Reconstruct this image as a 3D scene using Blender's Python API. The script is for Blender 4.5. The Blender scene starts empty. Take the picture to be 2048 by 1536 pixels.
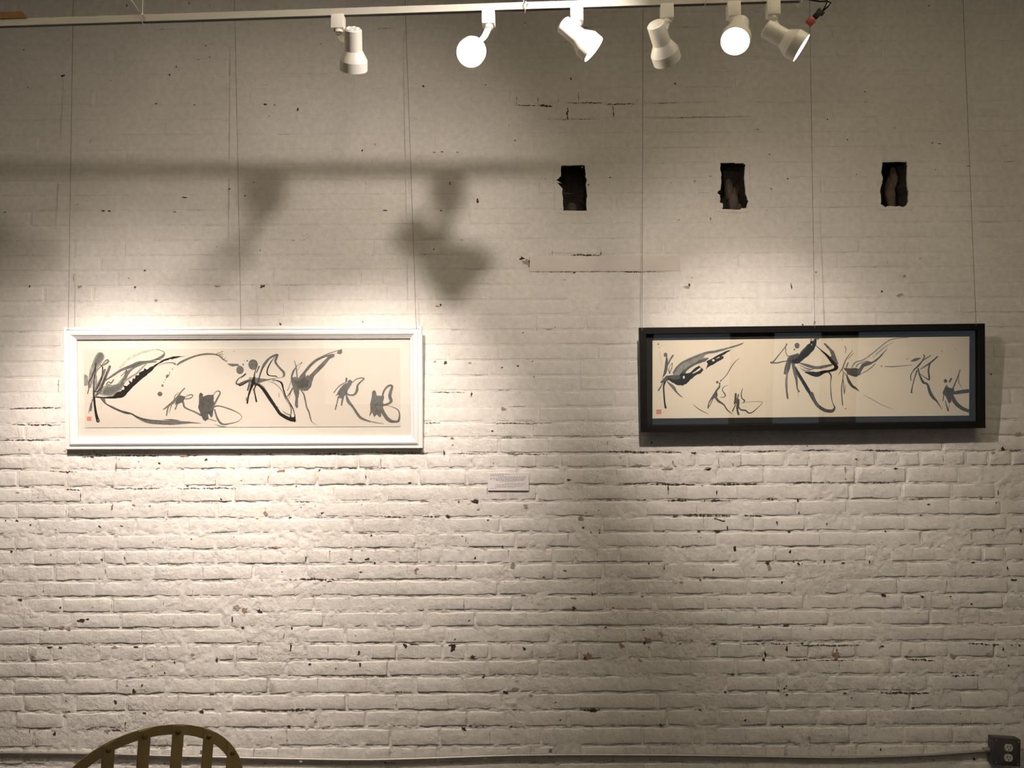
import bpy, bmesh, math, random
import numpy as np
from mathutils import Vector, Matrix
from mathutils.geometry import tessellate_polygon

# ------------------------------------------------------------------ camera
IMG_W, IMG_H = 2048, 1536
FPX = 1716.0
CAM = Vector((0.0, -3.69, 1.55))
PITCH = math.radians(4.5)
ROLL = math.radians(0.25)
scene = bpy.context.scene
col = scene.collection
R0 = Vector((1, 0, 0))
FW = Vector((0, math.cos(PITCH), math.sin(PITCH)))
UP0 = Vector((0, -math.sin(PITCH), math.cos(PITCH)))
CR = R0 * math.cos(ROLL) - UP0 * math.sin(ROLL)
CU = R0 * math.sin(ROLL) + UP0 * math.cos(ROLL)
cam_data = bpy.data.cameras.new('camera')
cam_data.sensor_fit = 'HORIZONTAL'
cam_data.sensor_width = 36.0
cam_data.lens = 36.0 * FPX / IMG_W
cam_data.clip_start = 0.05
cam = bpy.data.objects.new('camera', cam_data)
col.objects.link(cam)
cam.matrix_world = Matrix((
    (CR.x, CU.x, -FW.x, CAM.x),
    (CR.y, CU.y, -FW.y, CAM.y),
    (CR.z, CU.z, -FW.z, CAM.z),
    (0, 0, 0, 1)))
scene.camera = cam

# ------------------------------------------------------------------ world, exposure
world = bpy.data.worlds.new('world')
scene.world = world
world.use_nodes = True
world.node_tree.nodes['Background'].inputs[0].default_value = (0.35, 0.45, 0.6, 1)
world.node_tree.nodes['Background'].inputs[1].default_value = 0.02
vs = scene.view_settings
vs.view_transform = 'Standard'
vs.look = 'None'
vs.exposure = 0.0
vs.gamma = 1.0
vs.use_curve_mapping = False

# warm halogen colour of every lamp in the room, and the power of each (W)
LAMP = (1.0, 0.875, 0.80)
SOFT = (1.0, 0.85, 0.62)         # yellower tint of the added, unseen fill lamps
POWER = dict(painting=150, left_end=150, room=25, along=10, black=82, black_spill=36, left_spill=45, second=82, filler=5, up=195, up_right=330)  # last three entries: added fill lamps out of view


# ------------------------------------------------------------------ geometry of the place
def ray(px, py):
    u = (px - IMG_W / 2) / FPX
    v = (IMG_H / 2 - py) / FPX
    return (FW + CR * u + CU * v)


def at_y(px, py, y):
    """point of the plane Y = y (parallel to the brick wall)"""
    d = ray(px, py)
    return CAM + d * ((y - CAM.y) / d.y)


def on_plane(px, py, p, n):
    d = ray(px, py)
    return CAM + d * ((p - CAM).dot(n) / d.dot(n))


def project(p):
    d = Vector(p) - CAM
    z = d.dot(FW)
    return IMG_W / 2 + FPX * d.dot(CR) / z, IMG_H / 2 - FPX * d.dot(CU) / z


# ------------------------------------------------------------------ helpers
def tag(o, label=None, cat=None, group=None, kind=None):
    if label: o['label'] = label
    if cat: o['category'] = cat
    if group: o['group'] = group
    if kind: o['kind'] = kind
    return o


def empty(name, loc, label=None, cat=None, group=None):
    o = bpy.data.objects.new(name, None)
    o.empty_display_size = 0.05
    col.objects.link(o)
    o.location = loc
    return tag(o, label, cat, group)


def link(name, me, mat=None, parent=None):
    o = bpy.data.objects.new(name, me)
    col.objects.link(o)
    if mat: me.materials.append(mat)
    if parent:
        o.parent = parent
        o.matrix_parent_inverse = world_of(parent).inverted()
    return o


def world_of(o):
    m = o.matrix_basis.copy()
    if o.parent:
        m = world_of(o.parent) @ o.matrix_parent_inverse @ m
    return m


def mesh_np(name, verts, faces, smooth=True):
    me = bpy.data.meshes.new(name)
    me.from_pydata([tuple(v) for v in verts], [], faces)
    me.update()
    if smooth:
        me.polygons.foreach_set('use_smooth', [True] * len(me.polygons))
    return me


class MB:
    """collects boxes, tubes, lathes and prisms, then links them as ONE mesh"""
    def __init__(self):
        self.bm = bmesh.new()

    def box(self, c, s, rot=None, bevel=0.0):
        m = Matrix.Translation(c) @ (rot.to_4x4() if rot else Matrix.Identity(4)) @ Matrix.Diagonal((s[0], s[1], s[2], 1))
        r = bmesh.ops.create_cube(self.bm, size=1.0, matrix=m)
        if bevel:
            es = list({e for v in r['verts'] for e in v.link_edges})
            bmesh.ops.bevel(self.bm, geom=es, offset=bevel, segments=2, affect='EDGES', profile=0.6)
        return self

    def lathe(self, prof, origin, axis, n=28, cap=True):
        """prof: (distance along axis, radius)"""
        axis = Vector(axis).normalized()
        a = axis.orthogonal().normalized()
        b = axis.cross(a)
        rings = []
        for t, r in prof:
            rings.append([self.bm.verts.new(Vector(origin) + axis * t + (a * math.cos(2 * math.pi * k / n) + b * math.sin(2 * math.pi * k / n)) * max(r, 1e-5)) for k in range(n)])
        for i in range(len(rings) - 1):
            for k in range(n):
                self.bm.faces.new((rings[i][k], rings[i][(k + 1) % n], rings[i + 1][(k + 1) % n], rings[i + 1][k]))
        if cap:
            self.bm.faces.new(rings[0][::-1])
            self.bm.faces.new(rings[-1])
        return self

    def tube(self, pts, r, n=8, radii=None):
        pts = [Vector(p) for p in pts]
        rings = []
        t0 = (pts[1] - pts[0]).normalized()
        a = t0.orthogonal().normalized()
        for i, p in enumerate(pts):
            t = (pts[min(i + 1, len(pts) - 1)] - pts[max(i - 1, 0)]).normalized()
            a = (a - t * a.dot(t)).normalized()
            b = t.cross(a)
            rr = radii[i] if radii else r
            rings.append([self.bm.verts.new(p + (a * math.cos(2 * math.pi * k / n) + b * math.sin(2 * math.pi * k / n)) * rr) for k in range(n)])
        for i in range(len(rings) - 1):
            for k in range(n):
                self.bm.faces.new((rings[i][k], rings[i][(k + 1) % n], rings[i + 1][(k + 1) % n], rings[i + 1][k]))
        self.bm.faces.new(rings[0][::-1])
        self.bm.faces.new(rings[-1])
        return self

    def strip(self, sections):
        """sections: list of closed rings of equal length, skinned with caps"""
        rings = [[self.bm.verts.new(p) for p in s] for s in sections]
        n = len(rings[0])
        for i in range(len(rings) - 1):
            for k in range(n):
                self.bm.faces.new((rings[i][k], rings[i][(k + 1) % n], rings[i + 1][(k + 1) % n], rings[i + 1][k]))
        self.bm.faces.new(rings[0][::-1])
        self.bm.faces.new(rings[-1])
        return self

    def build(self, name, mat, parent=None, smooth=True, angle=40):
        bmesh.ops.recalc_face_normals(self.bm, faces=self.bm.faces)
        me = bpy.data.meshes.new(name)
        self.bm.to_mesh(me)
        self.bm.free()
        if smooth:
            me.polygons.foreach_set('use_smooth', [True] * len(me.polygons))
            me.set_sharp_from_angle(angle=math.radians(angle))
        return link(name, me, mat, parent)


def catmull(pts, sub=6):
    pts = [tuple(map(float, p)) for p in pts]
    if len(pts) < 3:
        a, b = pts[0], pts[-1]
        return [tuple(a[k] + (b[k] - a[k]) * i / sub for k in range(len(a))) for i in range(sub + 1)]
    P = [pts[0]] + pts + [pts[-1]]
    out = []
    for i in range(1, len(P) - 2):
        for s in range(sub):
            t = s / sub
            q = []
            for k in range(len(P[0])):
                p0, p1, p2, p3 = P[i - 1][k], P[i][k], P[i + 1][k], P[i + 2][k]
                q.append(0.5 * (2 * p1 + (p2 - p0) * t + (2 * p0 - 5 * p1 + 4 * p2 - p3) * t * t + (3 * p1 - p0 - 3 * p2 + p3) * t ** 3))
            out.append(tuple(q))
    out.append(pts[-1])
    return out


def vnoise(x, z, seed=0):
    """smooth 2-D value noise, -1..1 (numpy arrays)"""
    x = np.asarray(x, float); z = np.asarray(z, float)
    xi = np.floor(x).astype(np.int64); zi = np.floor(z).astype(np.int64)
    fx = x - xi; fz = z - zi
    fx = fx * fx * (3 - 2 * fx); fz = fz * fz * (3 - 2 * fz)

    def h(a, b):
        n = (a * 374761393 + b * 668265263 + seed * 1442695041) & 0xffffffff
        n = ((n ^ (n >> 13)) * 1274126177) & 0xffffffff
        n = n ^ (n >> 16)
        return (n & 0xffff) / 32767.5 - 1.0
    return (h(xi, zi) * (1 - fx) + h(xi + 1, zi) * fx) * (1 - fz) + (h(xi, zi + 1) * (1 - fx) + h(xi + 1, zi + 1) * fx) * fz


# ------------------------------------------------------------------ materials
def new_mat(name):
    m = bpy.data.materials.new(name)
    m.use_nodes = True
    nt = m.node_tree
    b = nt.nodes['Principled BSDF']
    return m, nt, b


def simple(name, color, rough=0.5, metal=0.0, var=0.08, scale=40, bump=0.0, spec=0.5):
    m, nt, b = new_mat(name)
    N = nt.nodes; L = nt.links
    geo = N.new('ShaderNodeNewGeometry')
    no = N.new('ShaderNodeTexNoise')
    no.inputs['Scale'].default_value = scale
    no.inputs['Detail'].default_value = 4
    L.new(geo.outputs['Position'], no.inputs['Vector'])
    mx = N.new('ShaderNodeMix'); mx.data_type = 'RGBA'
    mx.inputs['A'].default_value = (*[c * (1 - var) for c in color], 1)
    mx.inputs['B'].default_value = (*[min(1, c * (1 + var)) for c in color], 1)
    L.new(no.outputs['Fac'], mx.inputs['Factor'])
    L.new(mx.outputs['Result'], b.inputs['Base Color'])
    b.inputs['Roughness'].default_value = rough
    b.inputs['Metallic'].default_value = metal
    b.inputs['Specular IOR Level'].default_value = spec
    if bump:
        bp = N.new('ShaderNodeBump')
        bp.inputs['Strength'].default_value = bump
        bp.inputs['Distance'].default_value = 0.002
        L.new(no.outputs['Fac'], bp.inputs['Height'])
        L.new(bp.outputs['Normal'], b.inputs['Normal'])
    return m


def emissive(name, color, strength):
    m, nt, b = new_mat(name)
    b.inputs['Base Color'].default_value = (0.8, 0.8, 0.8, 1)
    b.inputs['Emission Color'].default_value = (*color, 1)
    b.inputs['Emission Strength'].default_value = strength
    return m


def paint_material(name, amount):
    """thick white paint over old brick: blotches, dirt, pits, fine relief"""
    m, nt, b = new_mat(name)
    N = nt.nodes; L = nt.links
    geo = N.new('ShaderNodeNewGeometry')
    pos = geo.outputs['Position']

    def noise(scale, detail=4, rough=0.55, vec=None, sc=None):
        n = N.new('ShaderNodeTexNoise')
        n.inputs['Scale'].default_value = scale
        n.inputs['Detail'].default_value = detail
        n.inputs['Roughness'].default_value = rough
        if sc:
            mp = N.new('ShaderNodeMapping'); mp.inputs['Scale'].default_value = sc
            L.new(pos, mp.inputs['Vector']); L.new(mp.outputs['Vector'], n.inputs['Vector'])
        else:
            L.new(pos, n.inputs['Vector'])
        return n.outputs['Fac']

    def ramp(fac, a, bb, ca=(0, 0, 0, 1), cb=(1, 1, 1, 1)):
        r = N.new('ShaderNodeValToRGB')
        r.color_ramp.elements[0].position = a; r.color_ramp.elements[0].color = ca
        r.color_ramp.elements[1].position = bb; r.color_ramp.elements[1].color = cb
        L.new(fac, r.inputs['Fac'])
        return r.outputs['Color']

    def mix(fac, ca, cb, blend='MIX'):
        mx = N.new('ShaderNodeMix'); mx.data_type = 'RGBA'; mx.blend_type = blend
        for sock, val in (('Factor', fac), ('A', ca), ('B', cb)):
            if isinstance(val, (tuple, float, int)):
                mx.inputs[sock].default_value = val
            else:
                L.new(val, mx.inputs[sock])
        return mx.outputs['Result']

    def math_(op, a, bb):
        mt = N.new('ShaderNodeMath'); mt.operation = op
        for i, v in enumerate((a, bb)):
            if isinstance(v, (int, float)): mt.inputs[i].default_value = v
            else: L.new(v, mt.inputs[i])
        return mt.outputs[0]

    tone = ramp(noise(2.2, 5), 0.3, 0.72, (0.69, 0.66, 0.605, 1), (0.79, 0.76, 0.705, 1))
    fine = ramp(noise(38, 4), 0.36, 0.66, (0.90, 0.89, 0.87, 1), (1, 1, 1, 1))
    c = mix(1.0, tone, fine, 'MULTIPLY')
    # grime speckle, thicker in some areas
    area = ramp(noise(1.3, 3), 0.42, 0.66)
    speck = ramp(noise(150, 2, 0.6), 0.63, 0.70)
    f = math_('MULTIPLY', math_('MULTIPLY', speck, area), 0.75 * amount)
    c = mix(f, c, (0.20, 0.155, 0.105, 1))
    grime = math_('MULTIPLY', ramp(noise(9, 6, 0.7), 0.55, 0.75), 0.22 * amount)
    c = mix(grime, c, (0.42, 0.36, 0.28, 1))
    # smears of old brick showing pink through thin paint
    pink = math_('MULTIPLY', ramp(noise(5.0, 5, 0.65), 0.60, 0.78), 0.30 * amount)
    c = mix(pink, c, (0.56, 0.42, 0.36, 1))
    L.new(c, b.inputs['Base Color'])
    b.inputs['Roughness'].default_value = 0.55
    b.inputs['Specular IOR Level'].default_value = 0.35
    # relief: lumps of paint, brush drag, flaked areas
    rough_area = ramp(noise(3.5, 3), 0.45, 0.65, (0.25, 0.25, 0.25, 1), (1, 1, 1, 1))
    h = math_('ADD', math_('MULTIPLY', noise(48, 6, 0.62), 1.0), math_('MULTIPLY', noise(150, 3, 0.6), 0.30))
    h = math_('ADD', math_('MULTIPLY', h, rough_area), math_('MULTIPLY', noise(16, 3), 1.3))
    bp = N.new('ShaderNodeBump')
    bp.inputs['Strength'].default_value = 0.75
    bp.inputs['Distance'].default_value = 0.0065 * amount
    L.new(h, bp.inputs['Height'])
    L.new(bp.outputs['Normal'], b.inputs['Normal'])
    return m


M = {}
M['paint_low'] = paint_material('rough_white_paint', 1.0)
M['paint_high'] = paint_material('smooth_white_paint', 0.4)
M['ceiling'] = simple('pale_ceiling', (0.62, 0.60, 0.56), 0.8)
M['plaster'] = simple('room_plaster', (0.36, 0.33, 0.28), 0.8)
M['floor'] = simple('floor_boards', (0.085, 0.055, 0.03), 0.5, var=0.3, scale=6)
M['track'] = simple('track_white_enamel', (0.50, 0.48, 0.42), 0.4, var=0.03)
M['slot'] = simple('track_slot_dark', (0.05, 0.042, 0.034), 0.7)
M['head'] = simple('spot_cream_enamel', (0.76, 0.735, 0.655), 0.38, var=0.02)
M['bulb'] = emissive('lamp_face_glow', (1.0, 0.86, 0.66), 26.0)
M['vent'] = emissive('lamp_vent_glow', (1.0, 0.85, 0.62), 6.0)
M['steel'] = simple('galvanised_steel', (0.40, 0.38, 0.34), 0.45, 0.7, var=0.15, scale=90)
M['box'] = simple('outlet_box_steel', (0.115, 0.11, 0.10), 0.5, 0.6, var=0.25, scale=60)
M['ivory'] = simple('ivory_plastic', (0.55, 0.52, 0.44), 0.45)
M['black_slot'] = simple('black_gap', (0.012, 0.011, 0.01), 0.8)
M['wire'] = simple('picture_wire', (0.16, 0.145, 0.125), 0.5, 0.5)
M['white_wire'] = simple('white_tie_wire', (0.72, 0.70, 0.64), 0.5)
M['wood'] = simple('raw_wood', (0.22, 0.105, 0.035), 0.7, var=0.35, scale=30)
M['red'] = simple('red_plastic', (0.30, 0.016, 0.012), 0.5)
M['black_plastic'] = simple('black_rubber', (0.012, 0.010, 0.009), 0.6, spec=0.2)
M['white_frame'] = simple('white_lacquer', (0.80, 0.775, 0.74), 0.3, var=0.02)
M['white_mat'] = simple('white_mat_board', (0.73, 0.665, 0.61), 0.8, var=0.015)
M['paper'] = simple('cream_rice_paper', (0.68, 0.595, 0.525), 0.85, var=0.03, scale=14)
M['paper2'] = simple('aged_rice_paper', (0.80, 0.69, 0.555), 0.85, var=0.03, scale=14)
M['black_frame'] = simple('black_lacquer', (0.009, 0.0075, 0.006), 0.45, var=0.1, spec=0.22)
M['black_mat'] = simple('charcoal_mat_board', (0.017, 0.017, 0.017), 0.85)
M['card'] = simple('white_card', (0.74, 0.70, 0.685), 0.7, var=0.01)
M['print'] = simple('grey_print', (0.33, 0.28, 0.28), 0.8)
M['print2'] = simple('dark_print', (0.19, 0.15, 0.15), 0.8)
M['seal'] = simple('red_seal_ink', (0.66, 0.235, 0.19), 0.8, var=0.3, scale=900)
M['plank'] = simple('painted_plank', (0.68, 0.625, 0.555), 0.6, var=0.07, scale=25, bump=0.2)
M['chair'] = simple('aged_brass_metal', (0.58, 0.45, 0.20), 0.5, 0.05, var=0.3, scale=25)
M['chair_dark'] = simple('bronze_rivet', (0.20, 0.13, 0.05), 0.4, 0.4)
M['leather'] = simple('brown_leather', (0.10, 0.055, 0.03), 0.5, var=0.2)
M['pocket'] = simple('dark_old_brick', (0.040, 0.030, 0.022), 0.95, var=0.55, scale=22, bump=0.9)  # very dark brown for the pockets in the wall
M['pocket_light'] = simple('dusty_rubble', (0.115, 0.09, 0.068), 0.95, var=0.5, scale=40, bump=0.8)
M['crack'] = simple('bare_dark_mortar', (0.075, 0.052, 0.036), 0.95, var=0.5, scale=120)
M['crack_pale'] = simple('dusty_bare_mortar', (0.23, 0.175, 0.125), 0.95, var=0.5, scale=120)
M['chip_dark'] = simple('deep_chip', (0.045, 0.032, 0.022), 0.95, var=0.5, scale=160)
M['chip_red'] = simple('bare_red_brick', (0.33, 0.20, 0.145), 0.95, var=0.45, scale=160)
M['chip_tan'] = simple('bare_tan_brick', (0.36, 0.29, 0.22), 0.95, var=0.4, scale=160)
M['window_frame'] = simple('window_paint', (0.08, 0.075, 0.07), 0.5)
M['dusk'] = emissive('dusk_sky_glass', (0.55, 0.70, 0.85), 0.42)
M['globe'] = emissive('fill_globe_glow', (1.0, 0.86, 0.70), 5.0)  # glow of the added fill lamps behind the camera


def glass_material():
    m = bpy.data.materials.new('picture_glass')
    m.use_nodes = True
    nt = m.node_tree; N = nt.nodes; L = nt.links
    for n in list(N): N.remove(n)
    out = N.new('ShaderNodeOutputMaterial')
    lw = N.new('ShaderNodeLayerWeight'); lw.inputs['Blend'].default_value = 0.5     # facing = 1 - cos
    pw = N.new('ShaderNodeMath'); pw.operation = 'POWER'; pw.inputs[1].default_value = 5.0
    L.new(lw.outputs['Facing'], pw.inputs[0])
    fr = N.new('ShaderNodeMath'); fr.operation = 'MULTIPLY_ADD'; fr.inputs[1].default_value = 0.96; fr.inputs[2].default_value = 0.04
    L.new(pw.outputs[0], fr.inputs[0])
    tr = N.new('ShaderNodeBsdfTransparent'); tr.inputs[0].default_value = (0.97, 0.98, 0.97, 1)
    gl = N.new('ShaderNodeBsdfGlossy'); gl.inputs['Roughness'].default_value = 0.015
    mx = N.new('ShaderNodeMixShader')
    L.new(fr.outputs[0], mx.inputs[0]); L.new(tr.outputs[0], mx.inputs[1]); L.new(gl.outputs[0], mx.inputs[2])
    L.new(mx.outputs[0], out.inputs['Surface'])
    return m


M['glass'] = glass_material()


def ink_material():
    m, nt, b = new_mat('brush_ink')
    N = nt.nodes; L = nt.links
    at = N.new('ShaderNodeAttribute'); at.attribute_name = 'ink'
    geo = N.new('ShaderNodeNewGeometry')
    no = N.new('ShaderNodeTexNoise'); no.inputs['Scale'].default_value = 70; no.inputs['Detail'].default_value = 5
    L.new(geo.outputs['Position'], no.inputs['Vector'])
    r = N.new('ShaderNodeValToRGB')
    r.color_ramp.elements[0].position = 0.3; r.color_ramp.elements[0].color = (0.75, 0.75, 0.75, 1)
    r.color_ramp.elements[1].position = 0.7; r.color_ramp.elements[1].color = (1.25, 1.25, 1.25, 1)
    L.new(no.outputs['Fac'], r.inputs['Fac'])
    mx = N.new('ShaderNodeMix'); mx.data_type = 'RGBA'; mx.blend_type = 'MULTIPLY'
    mx.inputs['Factor'].default_value = 1.0
    L.new(at.outputs['Color'], mx.inputs['A']); L.new(r.outputs['Color'], mx.inputs['B'])
    L.new(mx.outputs['Result'], b.inputs['Base Color'])
    b.inputs['Roughness'].default_value = 0.8
    b.inputs['Specular IOR Level'].default_value = 0.2
    return m


M['ink'] = ink_material()

# ------------------------------------------------------------------ room shell
XL, XR, YB, ZC = -3.4, 3.4, -8.2, 3.9


def slab(name, c, s, mat):
    o = MB().box(c, s).build(name, mat, smooth=False)
    return tag(o, kind='structure')


WX = 7.0            # the room runs on past the stretch of brickwork that is built brick by brick
slab('floor', (0, YB / 2, -0.05), (2 * WX + 0.4, -YB + 0.4, 0.1), M['floor'])
slab('ceiling', (0, YB / 2, ZC + 0.06), (2 * WX + 0.4, -YB + 0.4, 0.1), M['ceiling'])
slab('wall_left', (-WX - 0.06, YB / 2 - 0.02, ZC / 2), (0.1, -YB - 0.05, ZC), M['plaster'])
slab('wall_right', (WX + 0.06, YB / 2 - 0.02, ZC / 2), (0.1, -YB - 0.05, ZC), M['plaster'])
slab('wall_front', (0, YB - 0.08, ZC / 2), (2 * WX, 0.1, ZC), M['plaster'])
for n_, sx in (('wall_back_left', -1), ('wall_back_right', 1)):
    slab(n_, (sx * (WX + XR) / 2, 0.05, ZC / 2), (WX - XR, 0.1, ZC), M['plaster'])
# shop windows behind the photographer, seen only as reflections in the picture glass
for i, (x0, x1, z0, z1) in enumerate(((-2.6, -0.7, 0.5, 2.7), (1.95, 3.0, 0.25, 2.6), (3.6, 4.25, 0.25, 2.6), (4.75, 6.6, 0.25, 2.6)), 1):
    w = tag(MB().box(((x0 + x1) / 2, YB - 0.01, z0 - 0.04), (x1 - x0 + 0.16, 0.05, 0.08))
            .box(((x0 + x1) / 2, YB - 0.01, z1 + 0.04), (x1 - x0 + 0.16, 0.05, 0.08))
            .box((x0 - 0.04, YB - 0.01, (z0 + z1) / 2), (0.08, 0.05, z1 - z0))
            .box((x1 + 0.04, YB - 0.01, (z0 + z1) / 2), (0.08, 0.05, z1 - z0))
            .build('window_%d' % i, M['window_frame'], smooth=False), kind='structure')
    MB().box(((x0 + x1) / 2, YB - 0.02, (z0 + z1) / 2), (x1 - x0, 0.01, z1 - z0)).build('pane', M['dusk'], w, smooth=False)

# ------------------------------------------------------------------ brick wall
rng = random.Random(11)
# bed joints read off the photograph along one plumb line, turned into real heights
bed_px = ([1493, 1456, 1422, 1387.5, 1354, 1321, 1288, 1255.5, 1224, 1193, 1161, 1128.5, 1098, 1067, 1036, 1004, 972, 938,
           909, 877, 846, 816, 784, 753.5, 722.7, 692.5, 662.5, 632.5, 602.5, 572, 541, 512]
          + [512 - 30.15 * k for k in range(1, 18)])
bed = [at_y(600, p, 0).z for p in bed_px]
while bed[0] > 0.03: bed.insert(0, bed[0] - 0.0695)
n_low = len(bed) - len(bed_px)
while bed[-1] < ZC - 0.03: bed.append(bed[-1] + 0.0672)
bed_key = {i + n_low: p for i, p in enumerate(bed_px)}       # index of the joint -> its photograph row
phase_px = {938: 126, 972: 168, 1004: 126, 1036: 176, 1067: 132, 1098: 119, 1128.5: 127, 1161: 173, 1193: 125, 1224: 164, 1255.5: 181,
            909: 231, 1288: 285}
head_idx = [i for i, p in bed_key.items() if p == 938][0]    # joint under a course of headers


def low(z):
    """1 where the wall is rough (low), 0 where the paint is thick and smooth (high)"""
    t = (1.83 - z) / 0.35
    t = max(0.0, min(1.0, t))
    return t * t * (3 - 2 * t)


# putlog holes: irregular outlines
def outline(pts):
    return [at_y(1000 + x / 4.096, 280 + y / 4.096, 0) for x, y in pts]


def outline2(pts):
    return [at_y(1400 + x / 4.096, 280 + y / 4.096, 0) for x, y in pts]


holes = [
    outline([(503, 212), (600, 208), (694, 208), (700, 260), (700, 300), (712, 325), (703, 350), (706, 400), (714, 440), (708, 500), (706, 545), (716, 584),
             (620, 583), (512, 584), (520, 560), (516, 500), (510, 440), (512, 400), (508, 358), (490, 348), (462, 345), (458, 328), (480, 315), (498, 295), (500, 260)]),
    outline2([(165, 188), (280, 182), (290, 190), (355, 188), (372, 205), (364, 260), (362, 330), (370, 400), (374, 450), (386, 470), (394, 500), (380, 540), (378, 560),
              (340, 560), (325, 570), (180, 570), (186, 545), (182, 518), (162, 512), (165, 470), (160, 450), (142, 440), (145, 420), (165, 410), (175, 350), (172, 290), (166, 230)]),
    outline2([(1495, 172), (1600, 172), (1690, 170), (1697, 210), (1690, 300), (1697, 380), (1704, 420), (1706, 505), (1692, 530), (1660, 552), (1630, 545), (1540, 545),
              (1515, 549), (1480, 525), (1482, 470), (1470, 420), (1484, 370), (1497, 320), (1483, 265), (1490, 210)]),
]
hole_box = [(min(p.x for p in h), max(p.x for p in h), min(p.z for p in h), max(p.z for p in h)) for h in holes]
pl0 = at_y(1058, 512.5, 0); pl1 = at_y(1361, 544, 0)
plank_box = (pl0.x, pl1.x, pl1.z, pl0.z)
blocked = [(a - 0.004, b + 0.004, c, d) for a, b, c, d in hole_box] + [plank_box]

bricks = []          # (x0, x1, z0, z1, course)
for i in range(len(bed) - 1):
    z0, z1 = bed[i], bed[i + 1]
    header = (i - head_idx) % 6 == 0
    key = bed_key.get(i + 1)
    pitch = 0.0962 if header else 0.2135
    if key in phase_px:
        ph = at_y(phase_px[key], key, 0).x
    else:
        ph = at_y(126 + 50 * (i % 2) + rng.uniform(-12, 12), 900, 0).x + rng.uniform(-0.01, 0.01)
    x = ph - math.ceil((ph - XL) / pitch) * pitch
    xs = [x]
    while xs[-1] < XR:
        xs.append(xs[-1] + pitch * rng.uniform(0.955, 1.045) + (rng.choice((-0.03, 0.05)) if rng.random() < 0.03 and not header else 0))
    fl = [rng.random() < 0.78 - 0.33 * low(z0) for _ in xs]
    for ai, (a, b) in enumerate(zip(xs[:-1], xs[1:])):
        segs = [(max(a, XL), min(b, XR))]
        for hx0, hx1, hz0, hz1 in blocked:
            if min(z1, hz1) - max(z0, hz0) > 0.012:
                new = []
                for s in segs:
                    if s[1] <= hx0 or s[0] >= hx1: new.append(s)
                    else:
                        if s[0] < hx0: new.append((s[0], hx0))
                        if s[1] > hx1: new.append((hx1, s[1]))
                segs = new
        for s in segs:
            if s[1] - s[0] > 0.025:
                bricks.append((s[0], s[1], z0, z1, i, fl[ai] and s[0] == a, fl[ai + 1] and s[1] == b))


def brick_geo(b):
    """rounded, slightly crooked brick under paint; ~60 triangles"""
    x0, x1, z0, z1, i = b[:5]
    zc = (z0 + z1) / 2
    k = low(zc)
    w = x1 - x0
    j = 0.0036 + 0.0006 * k
    proud = (0.0010 + 0.0018 * k) * rng.uniform(0.6, 1.45)
    e1, e2 = 0.0024, 0.0065
    nm = max(1, int(w / 0.030))
    ja, jb = (0.0 if b[5] else j), (0.0 if b[6] else j)      # a head joint may be filled flush with paint
    us = [ja, ja + e1, ja + e2] + [ja + e2 + (w - ja - jb - 2 * e2) * t / nm for t in range(1, nm)] + [w - jb - e2, w - jb - e1, w - jb]
    hh = z1 - z0
    vsn = [j, j + e1, j + e2, hh - j - e2, hh - j - e1, hh - j]
    tilt = rng.uniform(-1, 1) * 0.0009 * k
    tx = rng.uniform(-1, 1) * 0.0008 * k
    wob = 0.0007 + 0.0015 * k
    V = []; F = []
    nu, nv = len(us), len(vsn)
    # here and there paint bridges the bed joint
    bridge = [[(-proud * .6 if rng.random() < .30 + .25 * (1 - k) else 0.003) for _ in range(nu)] for _ in range(2)]
    rowj = [[rng.uniform(-1, 1) * wob for _ in range(nu)] for _ in range(2)]
    colj = [[rng.uniform(-1, 1) * wob for _ in range(nv)] for _ in range(2)]
    for vi, v in enumerate(vsn):
        for ui, u in enumerate(us):
            r_ = min(ui, nu - 1 - ui, vi, nv - 1 - vi)
            dz = rowj[0 if vi < 3 else 1][ui] * (1.3 if 2 < ui < nu - 3 else 1)
            dx = colj[0 if ui < nu / 2 else 1][vi]
            corner = min(ui, nu - 1 - ui) < 2 and min(vi, nv - 1 - vi) < 2
            side = (ui < 2 and b[5] or ui > nu - 3 and b[6]) and 0 < vi < nv - 1
            if side: y = -proud * .80 + (0.0008 * k if ui in (0, nu - 1) else 0)
            elif r_ == 0: y = bridge[0 if vi == 0 else 1][ui] if vi in (0, nv - 1) else 0.003
            else:
                y = -proud * (0.72 if r_ == 1 else 1.0) + tilt * (v / hh - .5) * 2 + tx * (u / w - .5) * 2
                if corner: y += proud * .45
            V.append((x0 + u + dx, y, z0 + v + dz))
    for vi in range(nv - 1):
        for ui in range(nu - 1):
            a = vi * nu + ui
            F.append((a, a + 1, a + nu + 1, a + nu))
    return V, F, proud


# mortar bed: one gently lumpy skin behind the bricks, open at the putlog holes
NXm, NZm = int((XR - XL) / 0.006), int(ZC / 0.006)
gx = np.linspace(XL, XR, NXm + 1); gz = np.linspace(0, ZC, NZm + 1)
GX, GZ = np.meshgrid(gx, gz)
lowk = np.clip((1.83 - GZ) / 0.35, 0, 1)
GY = -(vnoise(GX * 38, GZ * 38, 1) * 0.0013 + vnoise(GX * 88, GZ * 88, 2) * 0.0015) * (0.22 + 1.0 * lowk) + 0.0002 - 0.0006 * lowk
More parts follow.
